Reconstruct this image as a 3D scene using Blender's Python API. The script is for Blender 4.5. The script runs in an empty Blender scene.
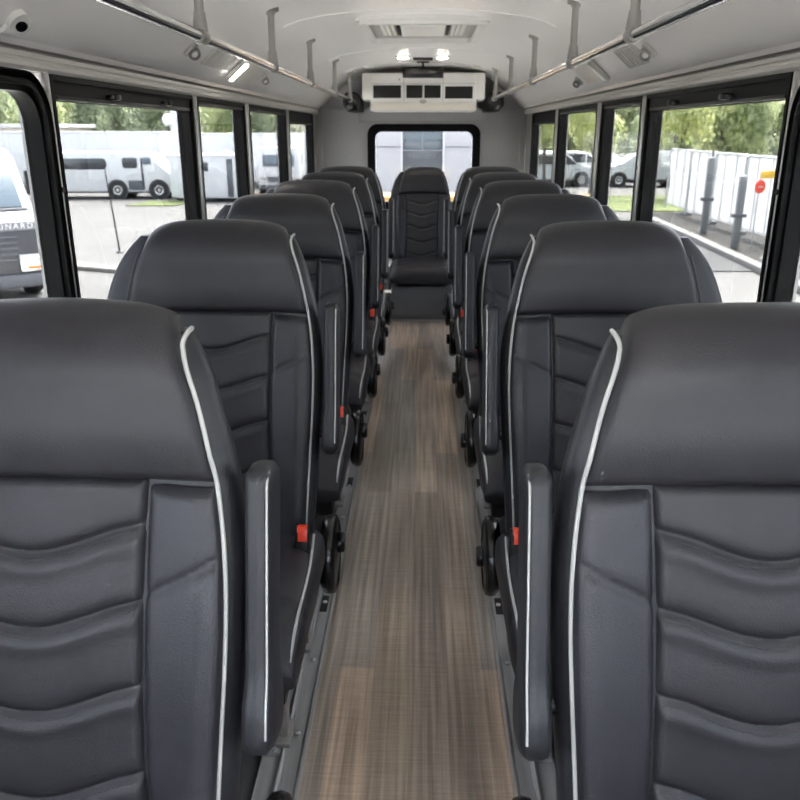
import bpy, bmesh, math, random
from mathutils import Vector, Matrix, noise
random.seed(7)
C = bpy.context.scene.collection
PI = math.pi

# ------------------------------------------------------------------ materials
def mat(name, col, rough=.5, metal=0., spec=.5, emit=None, estr=0., coat=0.):
    m = bpy.data.materials.new(name); m.use_nodes = True
    b = m.node_tree.nodes['Principled BSDF']
    b.inputs['Base Color'].default_value = (*col, 1)
    b.inputs['Roughness'].default_value = rough
    b.inputs['Metallic'].default_value = metal
    b.inputs['Specular IOR Level'].default_value = spec
    b.inputs['Coat Weight'].default_value = coat
    if emit:
        b.inputs['Emission Color'].default_value = (*emit, 1)
        b.inputs['Emission Strength'].default_value = estr
    return m
def nd(m, t, **kw):
    n = m.node_tree.nodes.new(t)
    for k, v in kw.items(): setattr(n, k, v)
    return n
def ln(m, a, b): m.node_tree.links.new(a, b)
def bsdf(m): return m.node_tree.nodes['Principled BSDF']
def coords(m, scale=(1, 1, 1), rot=(0, 0, 0)):
    t = nd(m, 'ShaderNodeTexCoord'); mp = nd(m, 'ShaderNodeMapping')
    mp.inputs['Scale'].default_value = scale; mp.inputs['Rotation'].default_value = rot
    ln(m, t.outputs['Object'], mp.inputs['Vector']); return mp.outputs['Vector']
def noise_var(m, c1, c2, scale=5., vec=None, detail=4., lo=.35, hi=.65, rough=.5):
    n = nd(m, 'ShaderNodeTexNoise'); n.inputs['Scale'].default_value = scale; n.inputs['Detail'].default_value = detail
    n.inputs['Roughness'].default_value = rough
    ln(m, vec if vec is not None else coords(m), n.inputs['Vector'])
    r = nd(m, 'ShaderNodeValToRGB')
    r.color_ramp.elements[0].position = lo; r.color_ramp.elements[1].position = hi
    r.color_ramp.elements[0].color = (*c1, 1); r.color_ramp.elements[1].color = (*c2, 1)
    ln(m, n.outputs['Fac'], r.inputs['Fac']); ln(m, r.outputs['Color'], bsdf(m).inputs['Base Color'])
    return r
def bump(m, tex_socket, strength, dist):
    b = nd(m, 'ShaderNodeBump'); b.inputs['Strength'].default_value = strength; b.inputs['Distance'].default_value = dist
    ln(m, tex_socket, b.inputs['Height']); ln(m, b.outputs['Normal'], bsdf(m).inputs['Normal']); return b

def leather(name, c1, c2, rough):
    m = mat(name, c1, rough, spec=.36)
    v = coords(m)
    noise_var(m, c1, c2, 9., v, 3.)
    vo = nd(m, 'ShaderNodeTexVoronoi'); vo.inputs['Scale'].default_value = 420.
    ln(m, v, vo.inputs['Vector'])
    bump(m, vo.outputs['Distance'], .22, .0012)
    n = nd(m, 'ShaderNodeTexNoise'); n.inputs['Scale'].default_value = 14.; n.inputs['Detail'].default_value = 5.
    ln(m, v, n.inputs['Vector'])
    mr = nd(m, 'ShaderNodeMapRange'); mr.inputs['To Min'].default_value = rough - .06; mr.inputs['To Max'].default_value = rough + .1
    ln(m, n.outputs['Fac'], mr.inputs['Value']); ln(m, mr.outputs['Result'], bsdf(m).inputs['Roughness'])
    return m
LEA = leather('charcoal_leather', (.0150, .0137, .0166), (.0200, .0184, .0220), .44)
LEA2 = leather('charcoal_leather_bolster', (.0152, .0145, .0182), (.0205, .0197, .0244), .40)
SIDE = leather('black_vinyl_side', (.0115, .0115, .0142), (.0155, .0156, .0186), .42)
PIPEW = mat('pale_grey_piping', (.36, .355, .34), .35)
PIPED = mat('black_piping', (.008, .008, .009), .4)
THREAD = mat('dark_thread', (.038, .037, .042), .6)
PLAS = mat('black_plastic', (.006, .006, .0065), .38, spec=.35)
PLASG = mat('glossy_black_plastic', (.005, .005, .0055), .25, spec=.4)
RED = mat('red_plastic', (.70, .045, .015), .35)
STEEL = mat('brushed_steel', (.55, .55, .55), .3, 1.)
CHROME = mat('polished_rail_steel', (.78, .77, .75), .14, 1.)
GREYM = mat('grey_painted_metal', (.30, .29, .275), .38, .35)
WHITEP = mat('white_plastic', (.78, .77, .74), .4)
GREYP = mat('grey_plastic', (.45, .44, .42), .45)
CREAM = mat('cream_plastic', (.80, .76, .68), .4)
DARKG = mat('dark_gap', (.004, .004, .004), .6)
RUBBER = mat('black_window_rubber', (.0022, .0022, .0024), .5, spec=.13)
FRAME = mat('black_window_frame', (.0028, .0025, .0025), .5, spec=.13)
SASH = mat('grey_brown_sash', (.035, .032, .031), .35, spec=.3)
LED = mat('lit_lamp', (1, 1, 1), .4, emit=(1, .88, .70), estr=9.)
LED2 = mat('lit_cove_lamp', (1, 1, 1), .4, emit=(1, .93, .83), estr=8.)

WALL = mat('grey_wall_laminate', (.40, .395, .385), .42)
v = coords(WALL); noise_var(WALL, (.385, .38, .37), (.42, .415, .405), 3., v)
TRIM = mat('ivory_trim', (.66, .64, .60), .4)
ALU = mat('aluminium_strip', (.48, .47, .46), .32, .55)
CEIL = mat('white_ceiling_laminate', (.80, .785, .765), .28)
v = coords(CEIL, (1, .35, 1)); noise_var(CEIL, (.855, .84, .82), (.89, .875, .855), 2., v)
REARW = mat('grey_rear_wall', (.42, .42, .42), .5)
v = coords(REARW); noise_var(REARW, (.41, .408, .41), (.45, .447, .45), 60., v, 2.)

# wood plank vinyl
def wood_floor():
    m = mat('wood_plank_vinyl', (.12, .10, .08), .38)
    t = nd(m, 'ShaderNodeTexCoord')
    sep = nd(m, 'ShaderNodeSeparateXYZ'); ln(m, t.outputs['Object'], sep.inputs[0])
    comb = nd(m, 'ShaderNodeCombineXYZ'); ln(m, sep.outputs['Y'], comb.inputs['X']); ln(m, sep.outputs['X'], comb.inputs['Y'])
    br = nd(m, 'ShaderNodeTexBrick'); br.offset = .37; br.offset_frequency = 2; br.squash = 1.
    br.inputs['Color1'].default_value = (0, 0, 0, 1); br.inputs['Color2'].default_value = (1, 1, 1, 1); br.inputs['Mortar'].default_value = (.5, .5, .5, 1)
    br.inputs['Scale'].default_value = 1.; br.inputs['Mortar Size'].default_value = .0006
    br.inputs['Brick Width'].default_value = 1.15; br.inputs['Row Height'].default_value = .098; br.inputs['Bias'].default_value = 0.
    ln(m, comb.outputs[0], br.inputs['Vector'])
    r = nd(m, 'ShaderNodeValToRGB'); cr = r.color_ramp
    cr.elements[0].position = 0.; cr.elements[0].color = (.17, .147, .130, 1)
    cr.elements[1].position = 1.; cr.elements[1].color = (.29, .248, .212, 1)
    for p, c in ((.2, (.37, .280, .213)), (.4, (.20, .185, .172)), (.6, (.43, .320, .240)), (.8, (.225, .204, .186))):
        e = cr.elements.new(p); e.color = (*c, 1)
    ln(m, br.outputs['Color'], r.inputs['Fac'])
    # streaks along the planks and fine cross weave
    mp = nd(m, 'ShaderNodeMapping'); mp.inputs['Scale'].default_value = (75, 1.6, 1); ln(m, t.outputs['Object'], mp.inputs['Vector'])
    n1 = nd(m, 'ShaderNodeTexNoise'); n1.inputs['Scale'].default_value = 1.; n1.inputs['Detail'].default_value = 6.; ln(m, mp.outputs[0], n1.inputs['Vector'])
    mp2 = nd(m, 'ShaderNodeMapping'); mp2.inputs['Scale'].default_value = (9, 170, 1); ln(m, t.outputs['Object'], mp2.inputs['Vector'])
    n2 = nd(m, 'ShaderNodeTexNoise'); n2.inputs['Scale'].default_value = 1.; n2.inputs['Detail'].default_value = 3.; ln(m, mp2.outputs[0], n2.inputs['Vector'])
    mp3 = nd(m, 'ShaderNodeMapping'); mp3.inputs['Scale'].default_value = (7, .9, 1); ln(m, t.outputs['Object'], mp3.inputs['Vector'])
    n3 = nd(m, 'ShaderNodeTexNoise'); n3.inputs['Scale'].default_value = 1.; n3.inputs['Detail'].default_value = 3.; ln(m, mp3.outputs[0], n3.inputs['Vector'])
    def ov(a, fac_sock, lo, hi):
        mr = nd(m, 'ShaderNodeMapRange'); mr.inputs['From Min'].default_value = .3; mr.inputs['From Max'].default_value = .7
        mr.inputs['To Min'].default_value = lo; mr.inputs['To Max'].default_value = hi; ln(m, fac_sock, mr.inputs['Value'])
        mx = nd(m, 'ShaderNodeMix', data_type='RGBA', blend_type='MULTIPLY'); mx.inputs[0].default_value = 1.
        ln(m, a, mx.inputs[6]); ln(m, mr.outputs[0], mx.inputs[7]); return mx.outputs[2]
    c = ov(r.outputs['Color'], n1.outputs['Fac'], .58, 1.45)
    c = ov(c, n2.outputs['Fac'], .86, 1.14)
    c = ov(c, n3.outputs['Fac'], .80, 1.22)
    ln(m, c, bsdf(m).inputs['Base Color'])
    bump(m, n1.outputs['Fac'], .15, .001)
    return m
WOOD = wood_floor()
DFLOOR = mat('dark_rubber_floor', (.075, .075, .078), .5)
TRACK = mat('worn_track_metal', (.36, .36, .365), .36, .35)
v = coords(TRACK, (12, .8, 12)); noise_var(TRACK, (.28, .28, .285), (.44, .44, .44), 2., v)
DPANEL = mat('dark_door_panel', (.05, .05, .055), .4)
PLINTH = mat('dark_grey_plinth', (.12, .12, .128), .45)

def glass_mat(name, tint, gloss):
    m = bpy.data.materials.new(name); m.use_nodes = True; nt = m.node_tree; nt.nodes.clear()
    o = nt.nodes.new('ShaderNodeOutputMaterial'); mx = nt.nodes.new('ShaderNodeMixShader')
    tr = nt.nodes.new('ShaderNodeBsdfTransparent'); gl = nt.nodes.new('ShaderNodeBsdfGlossy')
    tr.inputs[0].default_value = (*tint, 1); gl.inputs['Roughness'].default_value = .02; gl.inputs[0].default_value = (1, 1, 1, 1)
    lw = nt.nodes.new('ShaderNodeLayerWeight'); lw.inputs[0].default_value = .5
    pw = nt.nodes.new('ShaderNodeMath'); pw.operation = 'POWER'; pw.inputs[1].default_value = 5.
    ma = nt.nodes.new('ShaderNodeMath'); ma.operation = 'MULTIPLY_ADD'; ma.inputs[1].default_value = gloss; ma.inputs[2].default_value = .025
    nt.links.new(lw.outputs['Facing'], pw.inputs[0]); nt.links.new(pw.outputs[0], ma.inputs[0])
    nt.links.new(ma.outputs[0], mx.inputs[0]); nt.links.new(tr.outputs[0], mx.inputs[1]); nt.links.new(gl.outputs[0], mx.inputs[2])
    nt.links.new(mx.outputs[0], o.inputs[0]); return m
GLASS = glass_mat('window_glass', (.445, .45, .445), .30)
CLEAR = glass_mat('clear_windscreen_glass', (.96, .97, .965), .30)

# ------------------------------------------------------------------ mesh helpers
def obj(name, bm, m, parent=None, smooth=True, sharp=None):
    me = bpy.data.meshes.new(name)
    bmesh.ops.recalc_face_normals(bm, faces=bm.faces[:])
    bm.to_mesh(me); bm.free()
    me.materials.append(m)
    if smooth:
        me.polygons.foreach_set('use_smooth', [True] * len(me.polygons))
        me.set_sharp_from_angle(angle=math.radians(sharp if sharp else 40))
    o = bpy.data.objects.new(name, me); C.objects.link(o)
    if parent: o.parent = parent
    return o
def thing(name, label, cat, loc=(0, 0, 0), rz=0., group=None):
    o = bpy.data.objects.new(name, None); C.objects.link(o)
    o.location = loc; o.rotation_euler = (0, 0, rz); o.empty_display_size = .1
    tag(o, label, cat, group); return o
def tag(o, label, cat, group=None, kind=None):
    o['label'] = label; o['category'] = cat
    if group: o['group'] = group
    if kind: o['kind'] = kind
    return o
def struct(o, label, cat): return tag(o, label, cat, kind='structure')
def NB(): return bmesh.new()
def box(bm, x0, x1, y0, y1, z0, z1, bev=0., seg=2, M=None):
    vs = [bm.verts.new((x, y, z)) for x in (x0, x1) for y in (y0, y1) for z in (z0, z1)]
    F = [bm.faces.new([vs[i] for i in q]) for q in ((0, 1, 3, 2), (4, 6, 7, 5), (0, 4, 5, 1), (2, 3, 7, 6), (0, 2, 6, 4), (1, 5, 7, 3))]
    if bev > 0:
        es = list({e for f in F for e in f.edges})
        r = bmesh.ops.bevel(bm, geom=es, offset=bev, segments=seg, profile=.5, affect='EDGES')
        vs = list({v for f in r['faces'] for v in f.verts} | {v for v in vs if v.is_valid})
    if M is not None: bmesh.ops.transform(bm, matrix=M, verts=[v for v in vs if v.is_valid])
    return bm
def tube(bm, path, r, seg=8, caps=True):
    pts = [Vector(p) for p in path]; n = len(pts); rings = []
    up = None
    for i, p in enumerate(pts):
        t = (pts[min(i + 1, n - 1)] - pts[max(i - 1, 0)]).normalized()
        if up is None:
            a = Vector((0, 0, 1)) if abs(t.z) < .9 else Vector((1, 0, 0)); up = (a - t * a.dot(t)).normalized()
        else: up = (up - t * up.dot(t)).normalized()
        b = t.cross(up); rr = r[i] if isinstance(r, (list, tuple)) else r
        rings.append([bm.verts.new(p + (up * math.cos(2 * PI * k / seg) + b * math.sin(2 * PI * k / seg)) * rr) for k in range(seg)])
    for i in range(n - 1):
        for k in range(seg):
            bm.faces.new((rings[i][k], rings[i][(k + 1) % seg], rings[i + 1][(k + 1) % seg], rings[i + 1][k]))
    if caps: bm.faces.new(rings[0][::-1]); bm.faces.new(rings[-1])
    return bm
def lathe(bm, prof, M=Matrix(), seg=24):       # prof: (radius, height) list about local z
    rings = []
    for r, h in prof:
        rings.append([bm.verts.new(M @ Vector((r * math.cos(2 * PI * k / seg), r * math.sin(2 * PI * k / seg), h))) for k in range(seg)])
    for a, b in zip(rings, rings[1:]):
        for k in range(seg): bm.faces.new((a[k], a[(k + 1) % seg], b[(k + 1) % seg], b[k]))
    bm.faces.new(rings[0][::-1]); bm.faces.new(rings[-1]); return bm
def grid(bm, nu, nv, f):
    V = [[bm.verts.new(f(i / nu, j / nv)) for i in range(nu + 1)] for j in range(nv + 1)]
    for j in range(nv):
        for i in range(nu): bm.faces.new((V[j][i], V[j][i + 1], V[j + 1][i + 1], V[j + 1][i]))
    return V
def prism(bm, poly, a0, a1, axis='y', bev=0.):   # poly in the two other axes
    def P(u, w, t): return {'y': (u, t, w), 'x': (t, u, w), 'z': (u, w, t)}[axis]
    A = [bm.verts.new(P(u, w, a0)) for u, w in poly]; B = [bm.verts.new(P(u, w, a1)) for u, w in poly]; n = len(poly)
    F = [bm.faces.new(A), bm.faces.new(B[::-1])] + [bm.faces.new((A[i], A[(i + 1) % n], B[(i + 1) % n], B[i])) for i in range(n)]
    if bev > 0:
        bmesh.ops.bevel(bm, geom=list({e for f in F for e in f.edges}), offset=bev, segments=2, profile=.5, affect='EDGES')
    return bm
def rrect(w, h, r, n=6, cx=0, cy=0):
    P = []
    for sx, sy, a0 in ((1, 1, 0), (-1, 1, 90), (-1, -1, 180), (1, -1, 270)):
        for k in range(n + 1):
            a = math.radians(a0 + 90 * k / n)
            P.append((cx + sx * (w / 2 - r) + r * math.cos(a), cy + sy * (h / 2 - r) + r * math.sin(a)))
    return P
def ring(bm, outer, inner, a0, a1, P):          # extruded ring, P(u,w,t)->xyz
    n = len(outer); L = []
    for poly, t in ((outer, a0), (outer, a1), (inner, a1), (inner, a0)): L.append([bm.verts.new(P(u, w, t)) for u, w in poly])
    for q in range(4):
        A, B = L[q], L[(q + 1) % 4]
        for i in range(n): bm.faces.new((A[i], A[(i + 1) % n], B[(i + 1) % n], B[i]))
    return bm
def cyl(bm, p0, p1, r, seg=16): return tube(bm, [p0, p1], r, seg)
def interp(tab, x):
    if x <= tab[0][0]: return tab[0][1]
    for (a, b), (c, d) in zip(tab, tab[1:]):
        if x <= c:
            t = (x - a) / (c - a); return b + (d - b) * t
    return tab[-1][1]
def sm(t): t = max(0., min(1., t)); return t * t * (3 - 2 * t)

# ------------------------------------------------------------------ seats
ZT = 1.2; ZB = .40; OUT = .90        # OUT: the window-side seam lies a little further in
WT = [(.40, .237), (.50, .242), (.60, .248), (.70, .254), (.78, .2575), (.85, .2575), (.91, .2535), (.97, .2455), (1.03, .234), (1.09, .219), (1.13, .204), (1.16, .195), (1.2, .190)]
def wz(z): return (interp(WT, z - .02) + interp(WT, z) * 2 + interp(WT, z + .02)) / 4
def yf(z): return .28 * (z - .42) - .012 * math.sin(PI * max(0, min(1, (z - .42) / .56)))
ZC = 1.105; RT = .082
def headpath(v):                                 # path of the headrest face: up, then rolled over the top
    L1 = ZC - .972; L2 = RT * PI / 2 * 1.05; L = (L1 + L2) * v
    if L < L1: z = .972 + L; return yf(z) - .018 * math.sin(PI * .5 * min(1, L / L1 * 1.4)), z, 0., -1.
    a = (L - L1) / RT; y0 = yf(ZC) - .018
    return y0 + RT * (1 - math.cos(a)) + .28 * RT * math.sin(a) * .3, ZC + RT * math.sin(a), math.sin(a), -math.cos(a)
CHEV = [.887, .790, .680, .563, .450]
def chev(k, a):
    t = min(1., abs(a) / .151)
    return CHEV[k] + .060 * (math.sqrt(t * t + .10) - math.sqrt(.10)) * (1 - .16 * sm((t - .6) / .4))
def puff(d, r, amp): return amp * (1 - math.exp(-d / r))
def wrinkle(a, z, s): return .0016 * noise.noise(Vector((a * 9 + s * 3.1, z * 7, s * 5.)))

def back_shell(k=1., s=1):
    bm = NB(); rings = []; n = 40; hs = [ZB - .03 + .79 * i / 44 for i in range(45)]
    zt = 1.180
    for z in hs:
        z = min(z, zt)
        ex = interp([(.37, .018), (.85, .022), (.97, .020), (1.05, .015), (1.10, .014), (1.14, .012), (1.2, .006)], z)
        ex2 = interp([(.37, .040), (.85, .052), (.97, .054), (1.05, .046), (1.09, .039), (1.12, .031), (1.15, .018), (1.165, .007), (1.18, -.010)], z)
        w = wz(z) * k; dep_ = 0.
        dep = interp([(.37, .052), (.8, .050), (1.0, .044), (1.2, .036)], z)
        yc = yf(z) + .008 + dep
        e = 1.
        if z > 1.09:
            t = (z - 1.09) / (zt - 1.09); e = math.sqrt(max(.0, 1 - (t * .985) ** 2.4)); w *= .92 + .08 * e; dep *= max(.12, e); yc += .008 * t; ex *= .4 + .6 * e
        ring_ = []
        for i in range(n):
            a = 2 * PI * i / n; c, sn = math.cos(a), math.sin(a); p = 2 / 3.6
            ring_.append(bm.verts.new((s * (w + (ex if c > 0 else ex2) * k) * math.copysign(abs(c) ** p, c), yc + dep * math.copysign(abs(sn) ** p, sn), z)))
        rings.append(ring_)
    for A, B in zip(rings, rings[1:]):
        for i in range(n): bm.faces.new((A[i], A[(i + 1) % n], B[(i + 1) % n], B[i]))
    bm.faces.new(rings[0][::-1]); bm.faces.new(rings[-1]); return bm
def edge(d, r): d = max(0., min(1., d / r)); return math.sqrt(1 - (1 - d) ** 2)
def headrest_bm(k=1., s=1):
    bm = NB()
    def f(u, v):
        y, z, ny, nz_ = headpath(v)
        w = wz(z)
        if v > .8: w *= 1 - .03 * sm((v - .8) / .2)
        a = -w * OUT + u * w * (1 + OUT)
        dz = .010 * (1 - (a / .25) ** 2) if v < .5 else .0
        z += dz * (1 - v * 2) if v < .5 else 0
        dl = min(min(u, 1 - u) * 2 * w, v * .24)
        d = -.013 + .017 * edge(dl, .016) + .010 * (1 - abs(2 * u - 1) ** 2.2)
        d += wrinkle(a, z, 1 + s)
        # droop of the top corners
        cz = .016 * max(0., (abs(2 * u - 1) - .45) / .55) ** 3.2 * sm((v - .35) / .6)
        return (s * a * k, y + d * nz_ + cz * .4, z + d * ny - cz)
    grid(bm, 56, 44, f); return bm
def centre_pt(u, v, s=1):
    z = ZB + (.976 - ZB) * v; p = .146 + .008 * abs((z - .72) / .26) ** 2
    a = (2 * u - 1) * p; z += .008 * (1 - (a / .25) ** 2) * sm((v - .8) / .2)
    dl = min(min(u, 1 - u) * 2 * p, (1 - v) * .57)
    d = -.012 + .016 * edge(dl, .014)
    dc = 9.
    for q in range(5):
        e = z - chev(q, a)
        if abs(e) < abs(dc): dc = e
    d += (puff(abs(dc), .0065 if dc > 0 else .010, .0105) - .0105 + .0035 * math.exp(-((dc + .018) / .014) ** 2)) * edge(min(u, 1 - u) * 2 * p, .012)
    d += .004 * math.sin(PI * u) + wrinkle(a, z, 3 + s)
    return a, yf(z) - d, z
def centre_bm(k=1., s=1):
    bm = NB()
    def f(u, v): a, y, z = centre_pt(u, v, s); return (a * k, y, z)
    grid(bm, 64, 220, f); return bm
def stitch_bm(q, k=1., s=1):
    bm = NB(); n = 46
    for i in range(n):
        a0 = -.139 + .278 * (i + .18) / n; P = []
        for a in (a0, a0 + .278 * .60 / n):
            z = chev(q, a) - .0085; p = .146 + .008 * abs((z - .72) / .26) ** 2
            _, y, z2 = centre_pt((a / p + 1) / 2, (z - ZB) / (.976 - ZB), s); P.append(Vector((a * k, y, z2)))
        tube(bm, [P[0] + Vector((0, .002, 0)), P[0] + Vector((0, -.0006, 0)), P[1] + Vector((0, -.0006, 0)), P[1] + Vector((0, .002, 0))], .0009, 5)
    return bm
def bolster_bm(side, k=1., s=1):
    bm = NB()
    def f(u, v):
        zz = ZB + (.966 - ZB) * v
        pi_ = .146 + .008 * abs((zz - .72) / .26) ** 2 + .0015; w = wz(zz) * (1. if side == s else .93)
        a = pi_ + (w - pi_) * u
        z = zz + .006 * (1 - u) * sm((v - .8) / .2)
        dl = min(u * (w - pi_), (1 - u) * (w - pi_), (1 - v) * .56)
        d = -.013 + .015 * edge(dl, .014)
        hgt = .019 * sm(u / .95) ** .8 * (1 - .45 * sm((u - .6) / .4)) * (1 - .55 * sm((zz - .78) / .2)) * sm((zz - .36) / .12)
        d += hgt
        dg = z - (.828 + .060 * ((a - .15) / .113))
        d += puff(abs(dg), .005, .0055) - .0055 + (-.0025 if dg > 0 else 0.) * math.exp(-abs(dg) / .03)
        d += wrinkle(a * side, z, 6 + s)
        return (a * side * k, yf(z) - d, z)
    grid(bm, 26, 90, f); return bm
def pipe_path(side, k=1., hook=True, f=1.):
    P = []; side = side * f
    for i in range(56):
        z = ZB - .01 + (1.150 - ZB + .01) * i / 55
        y = yf(z) + .004 if z < .972 else yf(z) - .012 * sm((z - .972) / .05) + .004
        if z > ZC: y += RT * (1 - math.sqrt(1 - ((z - ZC) / RT) ** 2))
        P.append(((wz(z) + .0015) * side * k, y, z))
    if hook:
        x0, y0, z0 = P[-1]
        for t in (.25, .5, .75, 1.):
            a = t * 1.3
            P.append((x0 + math.copysign(k * .004 * t * t, x0), y0 + .045 * (1 - math.cos(a)) + .004 * t, z0 + .016 * math.sin(a)))
    return P
def cushion_bm(k=1.):
    bm = NB(); n = 40; rings = []
    ys = [.06 - .50 * i / 40 for i in range(41)]
    for i, y in enumerate(ys):
        t = i / 40
        top = .425 - .010 * sm(t) + .012 * math.sin(PI * t); bot = .27
        e = 1.
        if t > .72: q = (t - .72) / .28; top = .425 - .010 - .115 * (1 - math.sqrt(max(0, 1 - (q * .96) ** 2.2)))
        if t > .9: bot = .27 + .012 * ((t - .9) / .1) ** 2
        w = .282 - .008 * sm((t - .8) / .2)
        zc = (top + bot) / 2; h = (top - bot) / 2; R = []
        for q in range(n):
            a = 2 * PI * q / n; c, s = math.cos(a), math.sin(a); p = 2 / 4.2
            x = w * math.copysign(abs(c) ** p, c); zz = zc + h * math.copysign(abs(s) ** p, s)
            if s > 0: zz += .010 * (1 - (x / w) ** 2) - .010 * math.exp(-((abs(x) - .155) / .006) ** 2)
            R.append(bm.verts.new((x * k, y, zz)))
        rings.append(R)
    for A, B in zip(rings, rings[1:]):
        for i in range(n): bm.faces.new((A[i], A[(i + 1) % n], B[(i + 1) % n], B[i]))
    bm.faces.new(rings[0][::-1]); bm.faces.new(rings[-1]); return bm
def cushion_pipe(side, k=1.):
    P = []
    for i in range(30):
        t = i / 29; y = .0 - .435 * t
        z = .426 - .012 * t
        if t > .62: q = (t - .62) / .38; z -= .105 * (1 - math.sqrt(max(0, 1 - (q * .97) ** 2)))
        P.append((side * k * (.262 + .008 * math.sin(PI * t)), y, z - .012 * sm(t * 3)))
    return P
def armrest_bm():                                # long axis on z, thickness on x, depth on y
    bm = NB(); n = 28; rings = []
    for i in range(33):
        t = i / 32; z = .385 * t
        w = .0185; d = .046
        bul = sm((.30 - t) / .16)
        w += .004 * bul; d += .010 * bul
        e = min(t, 1 - t) * .385
        r = .013 if t > .5 else .026
        if e < r: q = math.sqrt(max(0., 1 - ((r - e) / r) ** 2)); w *= .62 + .38 * q; d *= .62 + .38 * q
        R = []
        for q in range(n):
            a = 2 * PI * q / n; c, s = math.cos(a), math.sin(a); p = 2 / 4.
            R.append(bm.verts.new((w * math.copysign(abs(c) ** p, c), d * math.copysign(abs(s) ** p, s), z)))
        rings.append(R)
    for A, B in zip(rings, rings[1:]):
        for i in range(n): bm.faces.new((A[i], A[(i + 1) % n], B[(i + 1) % n], B[i]))
    bm.faces.new(rings[0][::-1]); bm.faces.new(rings[-1]); return bm

def seat_core(t, s, k, pipe_m):
    obj('backrest', back_shell(k, s), SIDE, t)
    obj('headrest', headrest_bm(k, s), LEA, t, sharp=70)
    cp = obj('centre_panel', centre_bm(k, s), LEA, t, sharp=80)
    
    for q in range(5): obj('stitching', stitch_bm(q, k, s), THREAD, cp)
    for sd in (1, -1): obj('side_bolster', bolster_bm(sd, k, s), LEA2, t, sharp=80)
    cu = obj('seat_cushion', cushion_bm(k), LEA, t, sharp=60)
    p = obj('piping', tube(NB(), pipe_path(s, k), .0033, 8), pipe_m, t)
    if pipe_m is PIPEW: p['label'] = 'pale grey piping'
    obj('piping', tube(NB(), pipe_path(-s, k, False, .915)[:-2], .0022, 8), PIPED, t)
    return cu

def make_seat(s):                                # s: +1 aisle towards +x, -1 aisle towards -x
    t = thing('passenger_seat', '', 'seat', group='passenger seats along the aisle')
    cu = seat_core(t, s, 1., PIPEW)
    obj('piping', tube(NB(), cushion_pipe(s), .0036, 8), PIPEW, cu)
    # folded armrest
    M = Matrix.Translation((s * .306, .070, .628)) @ Matrix.Rotation(-math.atan(.28), 4, 'X')
    bm = armrest_bm(); bmesh.ops.transform(bm, matrix=M, verts=bm.verts[:]); ar = obj('armrest', bm, SIDE, t, sharp=60)
    P = []
    for i in range(30):
        z = .03 + .325 * i / 29; P.append((s * .0135, -.0455 - (.010 * sm((.30 - z / .385) / .16)), z))
    for a in (.4, .8, 1.2, 1.57): P.append((s * .0135 , -.0455 + .020 * (1 - math.cos(a)), .355 + .022 * math.sin(a)))
    P.append((s * .0135, .02, .378))
    obj('piping', tube(NB(), [tuple(M @ Vector(p)) for p in P], .0016, 6), PIPEW, ar)
    b = NB(); cyl(b, (s * .25, .115, .665), (s * .310, .115, .665), .014); obj('armrest_pivot', b, PLAS, t)
    # buckle on its stalk
    Mb = Matrix.Translation((s * .240, -.056, .440)) @ Matrix.Rotation(-.25, 4, 'X')
    b = NB(); box(b, -.018, .018, -.014, .014, -.045, .036, .004, 2, Mb); bk = obj('belt_buckle', b, PLAS, t)
    b = NB(); box(b, -.011, .0145, -.0165, -.010, .000, .030, .002, 2, Mb); box(b, -.011, .0145, -.0160, .010, .028, .0385, .002, 2, Mb); rb = obj('release_button', b, RED, bk); rb['label'] = 'red release button'
    b = NB(); box(b, -.013 , -.009, -.0175, -.0160, .003, .024, .0005, 1, Mb); obj('slot', b, PLAS, bk)
    # recliner disc with knob, on a side plate
    Md = Matrix.Translation((s * .275, .195, .262)) @ Matrix.Rotation(s * PI / 2, 4, 'Y')
    b = NB(); lathe(b, [(.0, -.012), (.100, -.016), (.112, -.006), (.115, .008), (.111, .020), (.101, .025), (.096, .021), (.060, .022), (.040, .027), (.0, .027)][1:-1], Md, 40)
    dk = obj('recliner_disc', b, PLASG, t)
    b = NB(); lathe(b, [(.028, .020), (.030, .026), (.030, .038), (.026, .043), (.012, .044)], Md @ Matrix.Translation((-.02, .03, 0)), 20); obj('recliner_knob', b, PLASG, dk)
    b = NB(); prism(b, [(-.10, .27), (.02, .40), (.10, .44), (.26, .33), (.22, .20), (-.02, .22)], s * .238, s * .258, 'x', .004); obj('side_plate', b, PLAS, t)
    # frame and legs
    b = NB(); box(b, -.245, .245, -.40, .16, .215, .272, .008)
    obj('seat_frame', b, PLAS, t)
    for x in (-1, 1):
        for y in (-.27, .10):
            b = NB(); box(b, x * .205 - .018, x * .205 + .018, y - .02, y + .02, .035, .218, .003)
            box(b, x * .205 - .026, x * .205 + .026, y - .045, y + .045, .024, .036, .002); obj('leg', b, GREYM, t)
    return t
def dup(root, loc, label):
    r = root.copy(); C.objects.link(r); r.location = loc; r['label'] = label
    for ch in list(root.children):
        c = ch.copy(); C.objects.link(c); c.parent = r
        for g in ch.children:
            d = g.copy(); C.objects.link(d); d.parent = c
    return r
ROWS = [.81, 1.85, 2.77, 3.63, 4.42, 5.20]
XL = [-.492, -.512, -.508, -.500, -.492, -.487]
XR = [.484, .508, .503, .497, .490, .484]
ORD = ['largest seat, cut off by the frame', 'second seat from the viewer', 'third seat from the viewer', 'fourth seat from the viewer', 'fifth seat from the viewer', 'last seat, nearest the rear wall']
for s, xs, word in ((1, XL, 'left'), (-1, XR, 'right')):
    proto = make_seat(s)
    for i, y in enumerate(ROWS):
        lab = 'charcoal leather seat with pale piping, %s, %s row' % (ORD[i], word)
        if i == 0: proto.location = (xs[i], y, 0); proto['label'] = lab
        else: dup(proto, (xs[i], y, 0), lab)

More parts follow.
